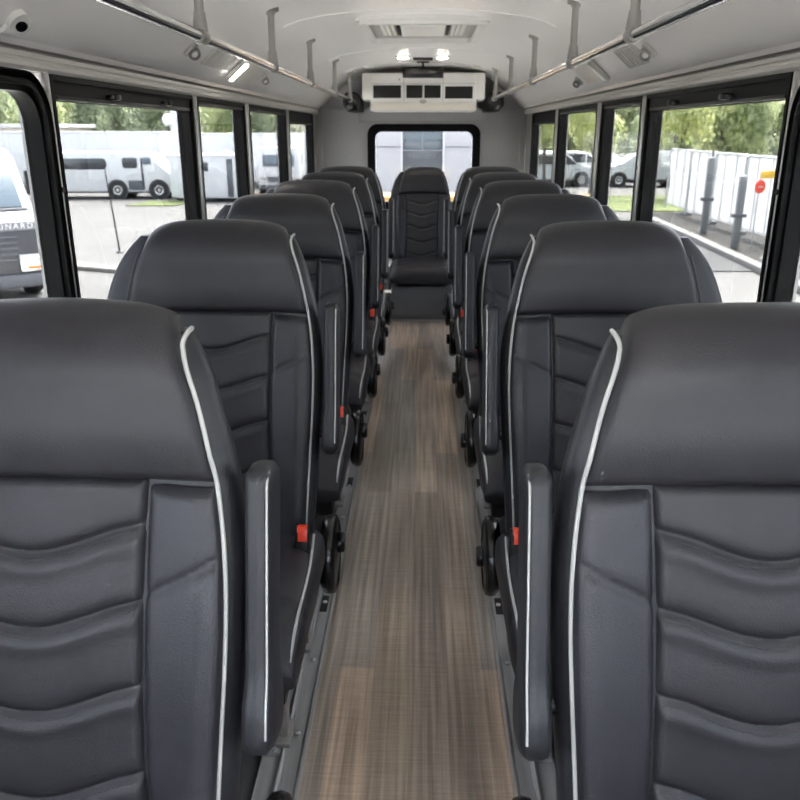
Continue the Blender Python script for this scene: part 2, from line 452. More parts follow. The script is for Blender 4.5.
# rear seat at the end of the aisle
t = thing('rear_seat', 'single black leather seat on a grey plinth at the end of the aisle', 'seat', (.018, 6.55, .045)); t.scale = (1, 1, .9125)
cu = seat_core(t, 1, .86, PIPED)
for sd in (-1, 1):
    b = NB(); lathe(b, [(.010, 0), (.014, .004), (.014, .014), (.008, .018)], Matrix.Translation((sd * .232, -.03, .475)) @ Matrix.Rotation(PI / 2, 4, 'X'), 14); q = obj('belt_anchor', b, WHITEP, t); q['label'] = 'white belt anchor'
    b = NB(); box(b, sd * .255 - .012, sd * .255 + .012, -.30, .05, .20, .40, .006); obj('side_plate', b, GREYM, t)
b = NB(); box(b, -.235, .235, -.40, .10, -.049, .255, .008); obj('plinth', b, PLINTH, t)
b = NB(); box(b, -.24, .24, -.405, -.395, -.049, -.03, .002); obj('plinth_trim', b, GREYM, t)

# ------------------------------------------------------------------ bus shell
Y0, Y1, W = -2.0, 7.85, .97
ZW0, ZW1 = .80, 1.56
b = NB(); box(b, -.245, .245, Y0, Y1, -.05, 0); struct(obj('floor', b, WOOD, None, False), 'brown and grey wood plank vinyl along the aisle', 'floor')
for s, n in ((-1, 'left'), (1, 'right')):
    b = NB(); box(b, *sorted((s * .245, s * 1.0)), Y0, Y1, -.05, 0); struct(obj('floor_' + n, b, DFLOOR, None, False), 'dark floor beneath the %s row of seats' % n, 'floor')

WINS = {-1: [(.30, 2.165, 1), (2.21, 3.565, 2), (3.635, 4.60, 0), (4.72, 5.97, 0), (6.10, 7.41, 3)],
        1: [(.30, 2.135, 1), (2.185, 3.56, 2), (3.63, 4.44, 0), (4.55, 5.84, 0), (5.97, 7.23, 3)]}
FRONTW = (-1.6, .22, 0)
wn = 0
WLAB = ['rounded black rubber window nearest the viewer', 'wide sliding window with a deep black top bar beside the second row', 'narrow window just behind the wide sliding window', 'window fourth from the viewer', 'short deep-framed window next to the rear wall']
for s, side in ((-1, 'left'), (1, 'right')):
    ws = [FRONTW] + WINS[s]
    b = NB(); xa, xb = sorted((s * W, s * (W + .05)))
    box(b, xa, xb, Y0 if s < 0 else -.55, Y1, 0, ZW0); box(b, xa, xb, Y0, Y1, ZW1, 1.66)
    if s > 0: box(b, xa, xb, Y0, -1.75, 0, ZW0)
    ye = [Y0] + [q for w in ws for q in w[:2]] + [Y1]
    for i in range(0, len(ye), 2): box(b, xa, xb, ye[i], ye[i + 1], ZW0, ZW1)
    struct(obj('wall_' + side, b, WALL, None, False), 'grey bus side wall on the %s' % side, 'wall')
    # moulding above the windows
    b = NB()
    prism(b, [(s * 0.973, 1.562), (s * 0.950, 1.562), (s * 0.944, 1.570), (s * 0.944, 1.581), (s * 0.950, 1.584), (s * 0.950, 1.588), (s * 0.946, 1.592), (s * 0.946, 1.603), (s * 0.956, 1.610), (s * 0.973, 1.610)], Y0, Y1, 'y')
    o = struct(obj('trim_1' if s < 0 else 'trim_2', b, TRIM, None, True, 20), 'ivory moulding along the top of the %s windows' % side, 'moulding')
    # window units
    for i, (ya, yb, typ) in enumerate(WINS[s]):
        wn += 1
        o = thing('window_%d' % wn, WLAB[i] + ', %s side' % side, 'window', (0, 0, 0)); o['kind'] = 'structure'
        P = lambda u, w, t: (s * t, u, w)
        cy, cz, ww, hh = (ya + yb) / 2, (ZW0 + ZW1) / 2, yb - ya, ZW1 - ZW0
        zt = ZW1 - {1: .055, 2: .062, 0: .034, 3: .092}[typ]
        b = NB()
        if typ == 1:
            ring(b, rrect(ww + .0, hh, .11, 8, cy, cz - .006), rrect(ww - .050, hh - .056, .09, 8, cy, cz - .006), .935, .99, P)
            ring(b, rrect(ww + .01, hh + .005, .115, 8, cy, cz - .004), rrect(ww - .03, hh - .03, .105, 8, cy, cz - .006), 0.935, 0.975, P)
            obj('frame', b, RUBBER, o)
            b = NB(); ring(b, rrect(ww - .046, hh - .052, .09, 8, cy, cz - .006), rrect(ww - .072, hh - .085, .08, 8, cy, cz - .006), 0.950, .995, P); obj('seal', b, RUBBER, o)
            gz0, gz1, gy0, gy1 = ZW0 + .02, ZW1 - .03, ya + .03, yb - .03
        else:
            st = .036
            o4 = rrect(ww, hh, .006, 2, cy, cz)
            i4 = rrect(ww - .03, hh - .03, .004, 2, cy, cz)
            ring(b, o4, i4, 0.945, .99, P); obj('frame', b, FRAME, o)
            b = NB()
            ih = zt - ZW0 - .03
            ring(b, rrect(ww - .03, hh - .03, .004, 2, cy, cz), rrect(ww - 2 * st, ih, .012, 2, cy, ZW0 + .03 + ih / 2), 0.956, 1.008, P)
            obj('sash', b, FRAME, o)
            b = NB(); box(b, *sorted((s * 0.950, s * 1.005)), ya + st, yb - st, zt, zt + .011, .002); obj('sash_rail', b, SASH, o)
            if typ == 2:
                for f_ in (.33, .73):
                    y = ya + (yb - ya) * f_
                    b = NB(); box(b, *sorted((s * 0.938, s * 0.960)), y - .045, y + .045, zt + .016, zt + .026, .003); box(b, *sorted((s * 0.930, s * 0.960)), y - .016, y + .016, zt + .012, zt + .030, .003)
                    obj('latch', b, PLAS, o)
            gz0, gz1, gy0, gy1 = ZW0 + .02, zt + .005, ya + st - .005, yb - st + .005
        b = NB(); box(b, *sorted((s * 0.986, s * 0.991)), gy0, gy1, gz0, gz1); obj('pane', b, GLASS, o, False)
    # strips over the pillars
    for i in range(5):
        ya = WINS[s][i][1]; yb = WINS[s][i + 1][0] if i < 4 else None
        if yb is None: continue
        b = NB(); m = (ya + yb) / 2; hw = (yb - ya) / 2 - .004
        box(b, *sorted((s * 0.948, s * 0.972)), m - hw, m + hw, ZW0 - .02, ZW1 + .002, .004)
        box(b, *sorted((s * 0.940, s * 0.955)), m - hw * .35, m + hw * .35, ZW0 - .02, ZW1 + .002, .004)
        o = obj('pillar_strip', b, ALU, None); struct(o, 'brushed metal strip behind window %s from the viewer, %s side' % (['one', 'two', 'three', 'four'][i], side), 'trim strip')
        b = NB(); cyl(b, (s * 0.937, m, 1.27), (s * 0.945, m, 1.27), .008, 12); cyl(b, (s * 0.937, m, .95), (s * 0.945, m, .95), .008, 12); obj('bolt', b, PLAS, o)
    # front side window, beside the viewer
    wn_ = thing('window_%d' % (11 if s < 0 else 12), 'front side window beside the viewer, %s side' % side, 'window'); wn_['kind'] = 'structure'
    ya, yb = FRONTW[:2]; cy, cz, ww, hh = (ya + yb) / 2, (ZW0 + ZW1) / 2, yb - ya, ZW1 - ZW0
    b = NB(); ring(b, rrect(ww, hh, .006, 1, cy, cz), rrect(ww - .08, hh - .08, .01, 1, cy, cz), .93, .99, P); obj('frame', b, FRAME, wn_)
    b = NB(); box(b, *sorted((s * 0.986, s * 0.991)), ya + .03, yb - .03, ZW0 + .03, ZW1 - .03); obj('pane', b, CLEAR, wn_, False)

o = thing('door_1', 'dark entrance door at the front, right side', 'door'); o['kind'] = 'structure'
b = NB()
for y in (-1.75, -1.17, -.59): box(b, .975, 1.01, y, y + .04, 0, ZW0, .004)
box(b, .975, 1.01, -1.75, -.55, 0, .06, .004); obj('frame', b, FRAME, o)
b = NB(); box(b, .985, 1.0, -1.73, -.57, .05, ZW0); obj('panel', b, DPANEL, o, False)
# ceiling with coves
prof = [(.936, 1.612), (.930, 1.626), (.905, 1.640), (.86, 1.682), (.80, 1.735), (.74, 1.785), (.68, 1.832), (.62, 1.872), (.55, 1.900), (.45, 1.919), (.3, 1.936), (.15, 1.945), (0, 1.948)]
full = [(-x, z) for x, z in prof] + [(x, z) for x, z in prof[::-1][1:]]
b = NB(); outer = [(x * 1.04, z + .035) for x, z in full]
prism(b, full + outer[::-1], Y0, Y1, 'y')
struct(obj('ceiling', b, CEIL, None, True, 30), 'arched glossy off-white bus ceiling with sloped sides', 'ceiling')
for i, y in enumerate((2.35, 4.02, 5.83, 7.0)):
    b = NB(); pts = [p for p in full if abs(p[0]) <= .62]
    prism(b, [(x, z - .0035) for x, z in pts] + [(x, z + .01) for x, z in pts[::-1]], y - .012, y + .012, 'y')
    struct(obj('trim_%d' % (3 + i), b, CEIL, None, True, 30), 'flat joint strip across the ceiling, %s from the viewer' % ['first', 'second', 'third', 'fourth'][i], 'joint strip')

# rear wall with window opening
RX, RZ0, RZ1 = .0275, .74, 1.45
b = NB(); hw = .49
box(b, -1.0, RX - hw, Y1, Y1 + .06, 0, 2.0); box(b, RX + hw, 1.0, Y1, Y1 + .06, 0, 2.0)
box(b, RX - hw, RX + hw, Y1, Y1 + .06, 0, RZ0); box(b, RX - hw, RX + hw, Y1, Y1 + .06, RZ1, 2.0)
struct(obj('wall_rear', b, REARW, None, False), 'grey rear wall of the bus around the back window', 'wall')
b = NB()
for s in (-1, 1): box(b, *sorted((s * .915, s * .97)), Y1 - .05, Y1 + .002, 0, 1.64, .01)
box(b, -.88, .88, Y1 - .012, Y1 + .002, 1.595, 1.625, .003)
for s in (-1, 1): box(b, *sorted((s * .585 + .02, s * .60 + .02)), Y1 - .010, Y1 + .002, 1.49, 1.60, .003)
box(b, -.58, .62, Y1 - .010, Y1 + .002, 1.495, 1.51, .003)
struct(obj('trim_7', b, WALL, None), 'pale corner posts and seams on the rear wall', 'trim')
o = thing('window_13', 'rear window with thick rounded black rubber surround', 'window'); o['kind'] = 'structure'
PR = lambda u, w, t: (u, t, w)
cz, hh = (RZ0 + RZ1) / 2, RZ1 - RZ0
b = NB(); ring(b, rrect(2 * hw + .07, hh + .06, .095, 8, RX, cz), rrect(2 * hw - .075, hh - .075, .06, 8, RX, cz), Y1 - .03, Y1 + .06, PR); obj('frame', b, RUBBER, o)
b = NB(); box(b, RX - hw + .04, RX + hw - .04, Y1 + .03, Y1 + .036, RZ0 + .03, RZ1 - .03); obj('pane', b, GLASS, o, False)
# front wall with the windscreen opening behind the viewer
b = NB(); box(b, -1, 1, Y0 - .06, Y0, 0, .95); box(b, -1, -.93, Y0 - .06, Y0, .95, 1.85); box(b, .93, 1, Y0 - .06, Y0, .95, 1.85); box(b, -1, 1, Y0 - .06, Y0, 1.85, 2.0)
struct(obj('wall_front', b, WALL, None, False), 'front wall below and around the windscreen', 'wall')
for s, n in ((-1, 'left'), (1, 'right')):  # unseen panels added to keep windscreen light off the lower seat fronts
    b = NB(); box(b, *sorted((s * .33, s * .95)), -.52, -.49, .02, 1.25, .01); box(b, *sorted((s * .32, s * .36)), -.53, -.48, 0, 1.27, .008)
    struct(obj('blocker_' + n, b, DPANEL, None), 'dark partition panel added out of view to shade the %s row of seats' % n, 'blocker')
o = thing('window_14', 'windscreen at the front of the bus', 'window'); o['kind'] = 'structure'
b = NB(); box(b, -.93, .93, Y0 - .035, Y0 - .03, .95, 1.85); obj('pane', b, CLEAR, o, False)

# ------------------------------------------------------------------ floor tracks
for s, side in ((-1, 'left'), (1, 'right')):
    t = thing('floor_track', 'metal seat track with bolts along the %s edge of the aisle' % side, 'seat track', (s * .285, 0, 0))
    b = NB()
    X = lambda a: s * (a - .285)
    prism(b, [(X(.243), 0), (X(.243), .006), (X(.247), .014), (X(.252), .014), (X(.256), .009), (X(.288), .009), (X(.290), .020), (X(.296), .024), (X(.300), .018), (X(.306), .012), (X(.345), .012), (X(.350), .0)], -.4, 7.4, 'y')
    obj('rail', b, TRACK, t, True, 25)
    for a, z in ((.2495, .0145), (.2965, .0235), (.344, .0125)):
        b = NB(); box(b, *sorted((X(a - .0022), X(a + .0022))), -.4, 7.4, z - .003, z + .001, .0006, 1); obj('lip', b, STEEL, t)
    for i in range(22):
        y = 1.02 + i * .29
        b = NB(); lathe(b, [(.006, .008), (.0075, .011), (.0075, .014), (.004, .0165)], Matrix.Translation((X(.272), y, 0)), 10); obj('bolt', b, STEEL, t)
    for r, y in enumerate(ROWS):
        for dy in (-.27, .10):
            b = NB(); box(b, *sorted((X(.302), X(.342))), y + dy - .06, y + dy + .06, .011, .0235, .002)
            cyl(b, (X(.315), y + dy - .05, .022), (X(.315), y + dy - .05, .029), .006, 10); obj('foot_plate', b, TRACK, t)
        b = NB(); box(b, *sorted((X(.262), X(.284))), y + .28, y + .37, .0092, .0105, .0005); obj('slot', b, DARKG, t)

# ------------------------------------------------------------------ overhead handrails
LAB = ['first', 'second', 'third', 'fourth', 'fifth']
for s, side, ys in ((-1, 'left', (2.43, 3.56, 4.72, 6.0, 7.22)), (1, 'right', (2.43, 3.38, 4.55, 5.74, 6.9))):
    t = thing('handrail', 'polished steel overhead handrail with five ceiling posts, %s side' % side, 'handrail', (s * .6, 0, 1.67))
    b = NB(); tube(b, [(0, .7, 0), (0, 7.28 if s < 0 else 7.05, 0)], .0155, 16); obj('rail', b, CHROME, t)
    for y in ys:
        b = NB(); tube(b, [(0, y, .0), (0, y, .225)], .0135, 12); p = obj('post', b, GREYM, t)
        b = NB(); tube(b, [(0, y - .03, 0), (0, y - .024, 0), (0, y + .024, 0), (0, y + .03, 0)], [.018, .0215, .0215, .018], 16)
        tube(b, [(0, y, .012), (0, y, .028), (0, y, .05), (0, y, .062)], [.022, .0205, .0175, .0165], 14); obj('clamp', b, GREYM, p)
        b = NB(); lathe(b, [(.0165, .195), (.018, .203), (.034, .209), (.034, .224)], Matrix.Translation((0, y, 0)), 18); obj('flange', b, GREYM, p)
    b = NB(); lathe(b, [(.0, -.02), (.016, -.02), (.020, 0), (.016, .015)][1:], Matrix.Translation((0, 7.285 if s < 0 else 7.055, 0)) @ Matrix.Rotation(PI / 2, 4, 'X'), 14); obj('end_cap', b, GREYM, t)

# ------------------------------------------------------------------ fittings on the sloped coves
def cove_frame(s, a, y):      # matrix whose z points out of the cove at distance a along its slope
    p0 = Vector((s * .905, y, 1.640)); p1 = Vector((s * .68, y, 1.832)); d = (p1 - p0).normalized()
    n = Vector((-s * d.z, 0, -abs(d.x)))
    n = Vector((-s * abs(d.z), 0, -abs(d.x))).normalized()
    p = p0 + d * a
    ydir = n.cross(d)
    M = Matrix(((d.x, ydir.x, n.x, p.x), (d.y, ydir.y, n.y, p.y), (d.z, ydir.z, n.z, p.z), (0, 0, 0, 1)))
    return M
def slope(s, x): return ((.905 - abs(x)) / .225) * math.hypot(.225, .192)
SG = 1
def nozzle(s, x, y, label, big=1.):
    M = cove_frame(s, slope(s, x), y); t = thing('reading_lamp', label, 'lamp', M.translation, group='small swivel lamps on the coves')
    R = Matrix.Translation(-M.translation) @ M
    b = NB(); lathe(b, [(.032 * big, -.004), (.032 * big, .006), (.026 * big, .012), (.020 * big, .013)], R, 20); obj('base', b, GREYP, t)
    R2 = R @ Matrix.Translation((0, 0, .016)) @ Matrix.Rotation(.7 * s, 4, 'X')
    b = NB(); lathe(b, [(.012 * big, -.012), (.022 * big, -.006), (.024 * big, .006), (.021 * big, .018), (.014 * big, .019), (.012 * big, .013)], R2, 20); h = obj('swivel_head', b, GREYM, t)
    b = NB(); lathe(b, [(.0115 * big, .010), (.0115 * big, .0145), (.006 * big, .0165)], R2, 14); obj('lens', b, WHITEP, h)
    return t
nozzle(-1, -.83, 3.16, 'grey swivel lamp nearest the viewer on the left cove')
nozzle(-1, -.845, 4.62, 'grey swivel lamp behind the lit bar on the left cove', .9)
nozzle(1, .838, 3.16, 'grey swivel lamp nearest the viewer on the right cove')
nozzle(1, .862, 4.66, 'grey swivel lamp behind the pale panel on the right cove', .9)
def panel(s, x0, x1, y0, y1, name, label, cat, m, th=.006):
    M = cove_frame(s, (slope(s, x0) + slope(s, x1)) / 2, (y0 + y1) / 2); t = thing(name, label, cat, M.translation); R = Matrix.Translation(-M.translation) @ M
    h = abs(slope(s, x0) - slope(s, x1)) / 2; w = (y1 - y0) / 2
    b = NB(); box(b, -h, h, -w, w, -.003, th, .003, 2, R); obj('plate', b, m, t); return t, R, h, w
STK = mat('printed_grey_label', (.42, .41, .39), .5)
n_ = nd(STK, 'ShaderNodeTexWave'); n_.inputs['Scale'].default_value = 60.; n_.inputs['Distortion'].default_value = 8.; n_.inputs['Detail'].default_value = 3.
ln(STK, coords(STK), n_.inputs['Vector']); r_ = nd(STK, 'ShaderNodeValToRGB'); r_.color_ramp.elements[0].color = (.50, .49, .47, 1); r_.color_ramp.elements[1].color = (.62, .61, .59, 1)
ln(STK, n_.outputs['Color'], r_.inputs['Fac']); ln(STK, r_.outputs['Color'], bsdf(STK).inputs['Base Color'])
def slats(t, R, h, w, n):
    for i in range(n):
        y = -w + (i + .5) * 2 * w / n
        b = NB(); box(b, -h * .8, h * .8, y - w / n * .35, y + w / n * .35, .005, .009, .001, 1, R); obj('slat', b, GREYP, t)
t, R, h, w = panel(-1, -.865, -.795, 3.42, 3.86, 'speaker_grille', 'grey grille plate beside the lit bar on the left cove', 'speaker', STK); slats(t, R, h, w, 10)
t, R, h, w = panel(1, .875, .80, 3.28, 3.58, 'speaker_grille', 'faintly patterned square plate on the right cove', 'speaker', STK); slats(t, R, h, w, 6)
for s, y, lab, lit in ((-1, 3.93, 'lit cove lamp bar with white end plate on the left cove', True), (1, 4.02, 'grey cove lamp bar with pale panel on the right cove', False)):
    t, R, h, w = panel(s, .885, .80, y + .03, y + .50, 'cove_lamp', lab, 'lamp', CREAM)
    b = NB(); box(b, -h * 1.15, h * 1.15, *((-w - .045, -w + .015) if SG * s > 0 else (w - .015, w + .045)), .0, .026, .008, 3, R); obj('lamp_housing', b, WHITEP if lit else GREYP, t)
    b = NB(); box(b, -h * .95, h * .95, *((-w - .040, -w + .008) if SG * s > 0 else (w - .008, w + .040)), .020, .030, .004, 2, R); obj('diffuser', b, LED2 if lit else WHITEP, t)
# dome camera
M = cove_frame(-1, slope(-1, -.885), 1.93); t = thing('dome_camera', 'white round camera with black lens high on the left cove', 'camera', M.translation); R = Matrix.Translation(-M.translation) @ M @ Matrix.Scale(.72, 4)
b = NB(); lathe(b, [(.036, -.004), (.036, .010), (.032, .018)], R, 24); box(b, -.060, -.01, -.024, .024, -.003, .012, .006, 2, R); obj('base', b, WHITEP, t)
R2 = R @ Matrix.Translation((0, 0, .018)) @ Matrix.Rotation(-.5, 4, 'X')
b = NB(); lathe(b, [(.030, -.010), (.034, .0), (.031, .014), (.022, .020), (.018, .016)], R2, 24); h_ = obj('ball', b, GREYP, t)
b = NB(); lathe(b, [(.018, .012), (.018, .019), (.010, .023)], R2, 20); obj('lens', b, PLASG, h_)

# ------------------------------------------------------------------ ceiling hatch, lamps, monitor
HX, HYa, HYb, HZ = .018, 4.22, 5.16, 1.948
t = thing('ceiling_vent', 'large pale rectangular vent with louvres in the ceiling', 'vent', (HX, (HYa + HYb) / 2, HZ))
PZ = lambda u, w, q: (u, w, q)
wx, wy = .625, HYb - HYa
b = NB(); ring(b, rrect(wx, wy, .06, 6), rrect(wx - .07, wy - .12, .035, 6), -.040, .0, PZ); ring(b, rrect(wx + .03, wy + .04, .07, 6), rrect(wx - .04, wy - .05, .05, 6), -.022, .0, PZ); obj('rim', b, WHITEP, t, True, 50)
b = NB(); prism(b, rrect(wx - .06, wy - .10, .04, 6), -.016, -.004, 'z'); obj('pan', b, GREYP, t, False)
b = NB(); box(b, -.115, .115, -wy * .30, wy * .16, -.034, -.014, .008); obj('centre_plate', b, WHITEP, t)
b = NB(); box(b, -.105, .105, -wy * .345, -wy * .31, -.022, -.015, .002); box(b, -.10, .10, wy * .165, wy * .20, -.030, -.014, .002)
for s in (-1, 1): box(b, *sorted((s * .12, s * .137)), -wy * .28, wy * .14, -.030, -.015, .002)
obj('slot', b, DARKG, t)
for s in (-1, 1):
    for i in range(3):
        x = s * (.158 + .026 * i); b = NB(); box(b, x - .010, x + .010, -wy * .30, wy * .2, -.026, -.014, .003); obj('louvre', b, WHITEP, t)
for x, lab in ((-.132, 'small lit ceiling lamp to the left of the black monitor'), (.160, 'small lit ceiling lamp to the right of the black monitor')):
    t = thing('ceiling_lamp', lab, 'lamp', (x, 6.46, 1.945), group='lit lamps on the ceiling')
    b = NB(); box(b, -.058, .058, -.05, .05, -.010, .002, .004); obj('housing', b, WHITEP, t)
    b = NB(); box(b, -.038, .038, -.022, .022, -.016, -.008, .004); obj('diffuser', b, LED, t)
    for s in (-1, 1):
        pass
t = thing('monitor', 'black monitor hanging from the ceiling before the white air unit', 'monitor', (.016, 6.95, 1.945))
b = NB(); box(b, -.075, .075, -.36, -.28, -.014, .001, .004); obj('mount_plate', b, PLAS, t)
b = NB(); cyl(b, (0, 0, -.045), (0, 0, 0), .008); box(b, -.05, .05, -.03, .03, -.008, .001, .003); obj('stem', b, PLAS, t)
b = NB(); box(b, -.163, .163, -.022, .022, -.122, -.040, .006); sc_ = obj('casing', b, PLAS, t)
b = NB(); box(b, -.152, .152, -.0235, -.018, -.114, -.048, .002); obj('screen', b, PLASG, sc_)
for s in (-1, 1):
    t = thing('ceiling_spot', 'faint round spot lamp on the ceiling near the end of the %s rail' % ('left' if s < 0 else 'right'), 'lamp', (s * .44 + .02, 7.0, 1.918))
    b = NB(); lathe(b, [(.05, .004), (.05, -.006), (.044, -.012)], Matrix(), 20); obj('rim', b, WHITEP, t)
    b = NB(); lathe(b, [(.038, -.004), (.038, -.016), (.02, -.02)], Matrix(), 20); obj('lens', b, CREAM, t)

# ------------------------------------------------------------------ air unit at the rear
AX = .02
t = thing('air_conditioner', 'white wall air unit with black outlets above the rear window', 'air conditioner', (AX, 7.30, 1.57))
b = NB(); box(b, -.455, .455, .012, .55, .012, .10, .008); box(b, -.525, .525, .03, .55, .10, .318, .012); box(b, -.445, .445, .0, .06, .09, .312, .006); obj('body', b, WHITEP, t)
b = NB(); box(b, -.445, .445, -.004, .02, .018, .072, .006); q = obj('light_strip', b, CREAM, t)
for x0, x1, za, zb in ((-.428, -.19, .115, .217), (-.145, -.008, .115, .217), (.008, .147, .115, .217), (.185, .42, .110, .208)):
    b = NB(); box(b, x0, x1, -.003, .01, za, zb, .003); f = obj('air_outlet', b, DARKG, t)
    b = NB()
    for j in range(3): z = za + (zb - za) * (j + 1) / 4; box(b, x0 + .006, x1 - .006, -.005, -.002, z - .002, z + .002)
    obj('louvre', b, PLAS, f, False)
b = NB()
for x in (-.165, .168): box(b, x - .003, x + .003, -.0015, .004, .09, .305)
box(b, -.44, .44, -.0015, .004, .228, .232); obj('seam', b, GREYP, t, False)
b = NB(); lathe(b, [(.024, 0), (.024, .006), (.016, .009)], Matrix.Translation((-.002, -.001, .088)) @ Matrix.Diagonal((1.25, 1, .75, 1)) @ Matrix.Rotation(PI / 2, 4, 'X'), 20); e_ = obj('badge', b, GREYP, t)
b = NB(); cyl(b, (-.205, -.006, .262), (-.205, .002, .262), .006, 10); obj('screw', b, PLAS, t)
for s in (-1, 1):
    t = thing('side_speaker', 'black rounded box at the %s end of the white air unit' % ('left' if s < 0 else 'right'), 'speaker', (AX + s * .615, 7.42, 1.575))
    b = NB(); prism(b, [(-s * .07, .0), (-s * .07, .10), (-s * .02, .165), (s * .05, .165), (s * .085, .13), (s * .085, .05), (s * .04, .0)], -.02, .42, 'y', .01); obj('casing', b, PLAS, t)
    b = NB(); prism(b, [(-s * .04, .02), (-s * .04, .09), (0, .135), (s * .04, .135), (s * .065, .11), (s * .065, .06), (s * .03, .02)], -.026, -.015, 'y', .002); obj('grille', b, PLASG, t)
# ------------------------------------------------------------------ outside: ground
GZ = -.8
CONC = mat('pale_concrete', (.125, .1215, .118), .8)
v = coords(CONC); noise_var(CONC, (.075, .073, .071), (.105, .103, .100), .55, v, 6.)
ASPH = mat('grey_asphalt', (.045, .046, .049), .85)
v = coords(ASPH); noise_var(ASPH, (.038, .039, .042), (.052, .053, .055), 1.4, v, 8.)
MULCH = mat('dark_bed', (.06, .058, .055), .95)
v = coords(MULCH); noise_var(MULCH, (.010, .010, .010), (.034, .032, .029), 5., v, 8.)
GRASS = mat('lawn_grass', (.08, .13, .03), .9)
v = coords(GRASS); noise_var(GRASS, (.062, .095, .024), (.13, .15, .045), 1.2, v, 8.)
KERB = mat('white_kerb', (.16, .157, .15), .8)
BWHITE = mat('white_vehicle_paint', (.66, .66, .665), .3)
BWHITE2 = mat('off_white_panel', (.66, .66, .665), .5)
SILV = mat('silver_car_paint', (.60, .63, .67), .25, .1, coat=.5)
TYRE = mat('tyre_rubber', (.012, .012, .013), .7)
DWIN = mat('dark_vehicle_glass', (.045, .048, .056), .1)
DWIN2 = mat('blue_grey_windscreen', (.10, .135, .165), .10)
DPAN = mat('dark_grey_panel', (.035, .036, .042), .4)
GPAN = mat('mid_grey_panel', (.085, .09, .10), .5)
POSTM = mat('weathered_grey_post', (.16, .165, .165), .6)
PIPEM = mat('galvanised_fence_tube', (.46, .47, .47), .4, .5)
SHEET = mat('white_fence_sheet', (.62, .62, .62), .6)
tl_ = nd(SHEET, 'ShaderNodeBsdfTranslucent'); tl_.inputs[0].default_value = (.75, .75, .74, 1); ms_ = nd(SHEET, 'ShaderNodeMixShader'); ms_.inputs[0].default_value = .5
ln(SHEET, bsdf(SHEET).outputs[0], ms_.inputs[1]); ln(SHEET, tl_.outputs[0], ms_.inputs[2]); ln(SHEET, ms_.outputs[0], SHEET.node_tree.nodes['Material Output'].inputs[0])
BARK = mat('tree_bark', (.09, .07, .055), .9)
v = coords(BARK, (6, 6, 1.5)); noise_var(BARK, (.05, .04, .03), (.13, .11, .09), 4., v)
YEL = mat('yellow_paint', (.75, .45, .03), .5)
REDS = mat('red_sign', (.75, .07, .035), .5)
AMB = mat('amber_lens', (.8, .22, .03), .2)
TIMB = mat('golden_timber', (.62, .34, .10), .6)
v = coords(TIMB, (1, 12, 12)); noise_var(TIMB, (.50, .26, .07), (.70, .42, .14), 3., v)
def leafmat(name, c1, c2):
    m = leafmat0(name, c1, c2); nt = m.node_tree; tl = nd(m, 'ShaderNodeBsdfTranslucent'); mx = nd(m, 'ShaderNodeMixShader'); mx.inputs[0].default_value = .6
    ramp = bsdf(m).inputs['Base Color'].links[0].from_socket
    ln(m, ramp, tl.inputs[0]); ln(m, bsdf(m).outputs[0], mx.inputs[1]); ln(m, tl.outputs[0], mx.inputs[2]); ln(m, mx.outputs[0], nt.nodes['Material Output'].inputs[0]); return m
def leafmat0(name, c1, c2):
    m = mat(name, c1, .55); noise_var(m, c1, c2, 1.1, coords(m), 6., .38, .62)
    bsdf(m).inputs['Subsurface Weight'].default_value = 0.
    return m
LEAFD = leafmat('dark_green_leaves', (.24, .29, .21), (.58, .63, .42))
LEAFM = leafmat('mid_green_leaves', (.34, .40, .24), (.68, .72, .44))
LEAFY = leafmat('yellow_green_leaves', (.44, .50, .24), (.78, .79, .44))

b = NB(); box(b, -60, 60, -40, 90, GZ - .2, GZ); struct(obj('ground', b, CONC, None, False), 'bright pale concrete yard around the bus', 'ground')
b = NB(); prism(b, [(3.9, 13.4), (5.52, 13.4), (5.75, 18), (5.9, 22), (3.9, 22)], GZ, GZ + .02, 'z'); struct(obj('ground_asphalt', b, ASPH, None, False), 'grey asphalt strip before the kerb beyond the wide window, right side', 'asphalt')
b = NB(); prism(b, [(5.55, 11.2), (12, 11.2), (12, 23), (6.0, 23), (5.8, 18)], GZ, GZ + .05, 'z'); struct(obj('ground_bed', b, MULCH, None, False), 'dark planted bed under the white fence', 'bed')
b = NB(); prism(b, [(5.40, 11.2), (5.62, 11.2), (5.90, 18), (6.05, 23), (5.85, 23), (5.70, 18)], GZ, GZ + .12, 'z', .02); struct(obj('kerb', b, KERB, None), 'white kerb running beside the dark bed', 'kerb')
b = NB(); prism(b, [(4.2, 23.8), (7.6, 23.8), (8.2, 27.2), (9.0, 29.6), (4.4, 29.6)], GZ, GZ + .03, 'z'); struct(obj('lawn', b, GRASS, None, False), 'strip of sunlit grass before the parked cars', 'lawn')
b = NB(); prism(b, [(-9.2, 25.2), (-7.7, 25.2), (-7.4, 26.9), (-8.9, 26.9)], GZ, GZ + .03, 'z'); struct(obj('lawn_patch', b, GRASS, None, False), 'small patch of grass beside the white storage trailer', 'lawn')
b = NB(); prism(b, [(-6.9, 13.75), (-5.0, 12.95), (-5.0, 13.25), (-6.9, 14.1)], GZ, GZ + .07, 'z', .01); struct(obj('kerb_edge', b, KERB, None), 'low concrete edge across the yard, left side', 'kerb')

BOUNCE = mat('white_bounce_slab', (.66, .65, .63), .8)  # bright slab added out of view to bounce daylight up onto the ceiling
v = coords(BOUNCE); noise_var(BOUNCE, (.62, .61, .59), (.70, .69, .67), .8, v, 5.)
b = NB(); box(b, -5, 4.6, -9, 10.2, GZ, GZ + .015); struct(obj('ground_reflector', b, BOUNCE, None, False), 'white concrete apron added under the bus to light its ceiling', 'reflector')
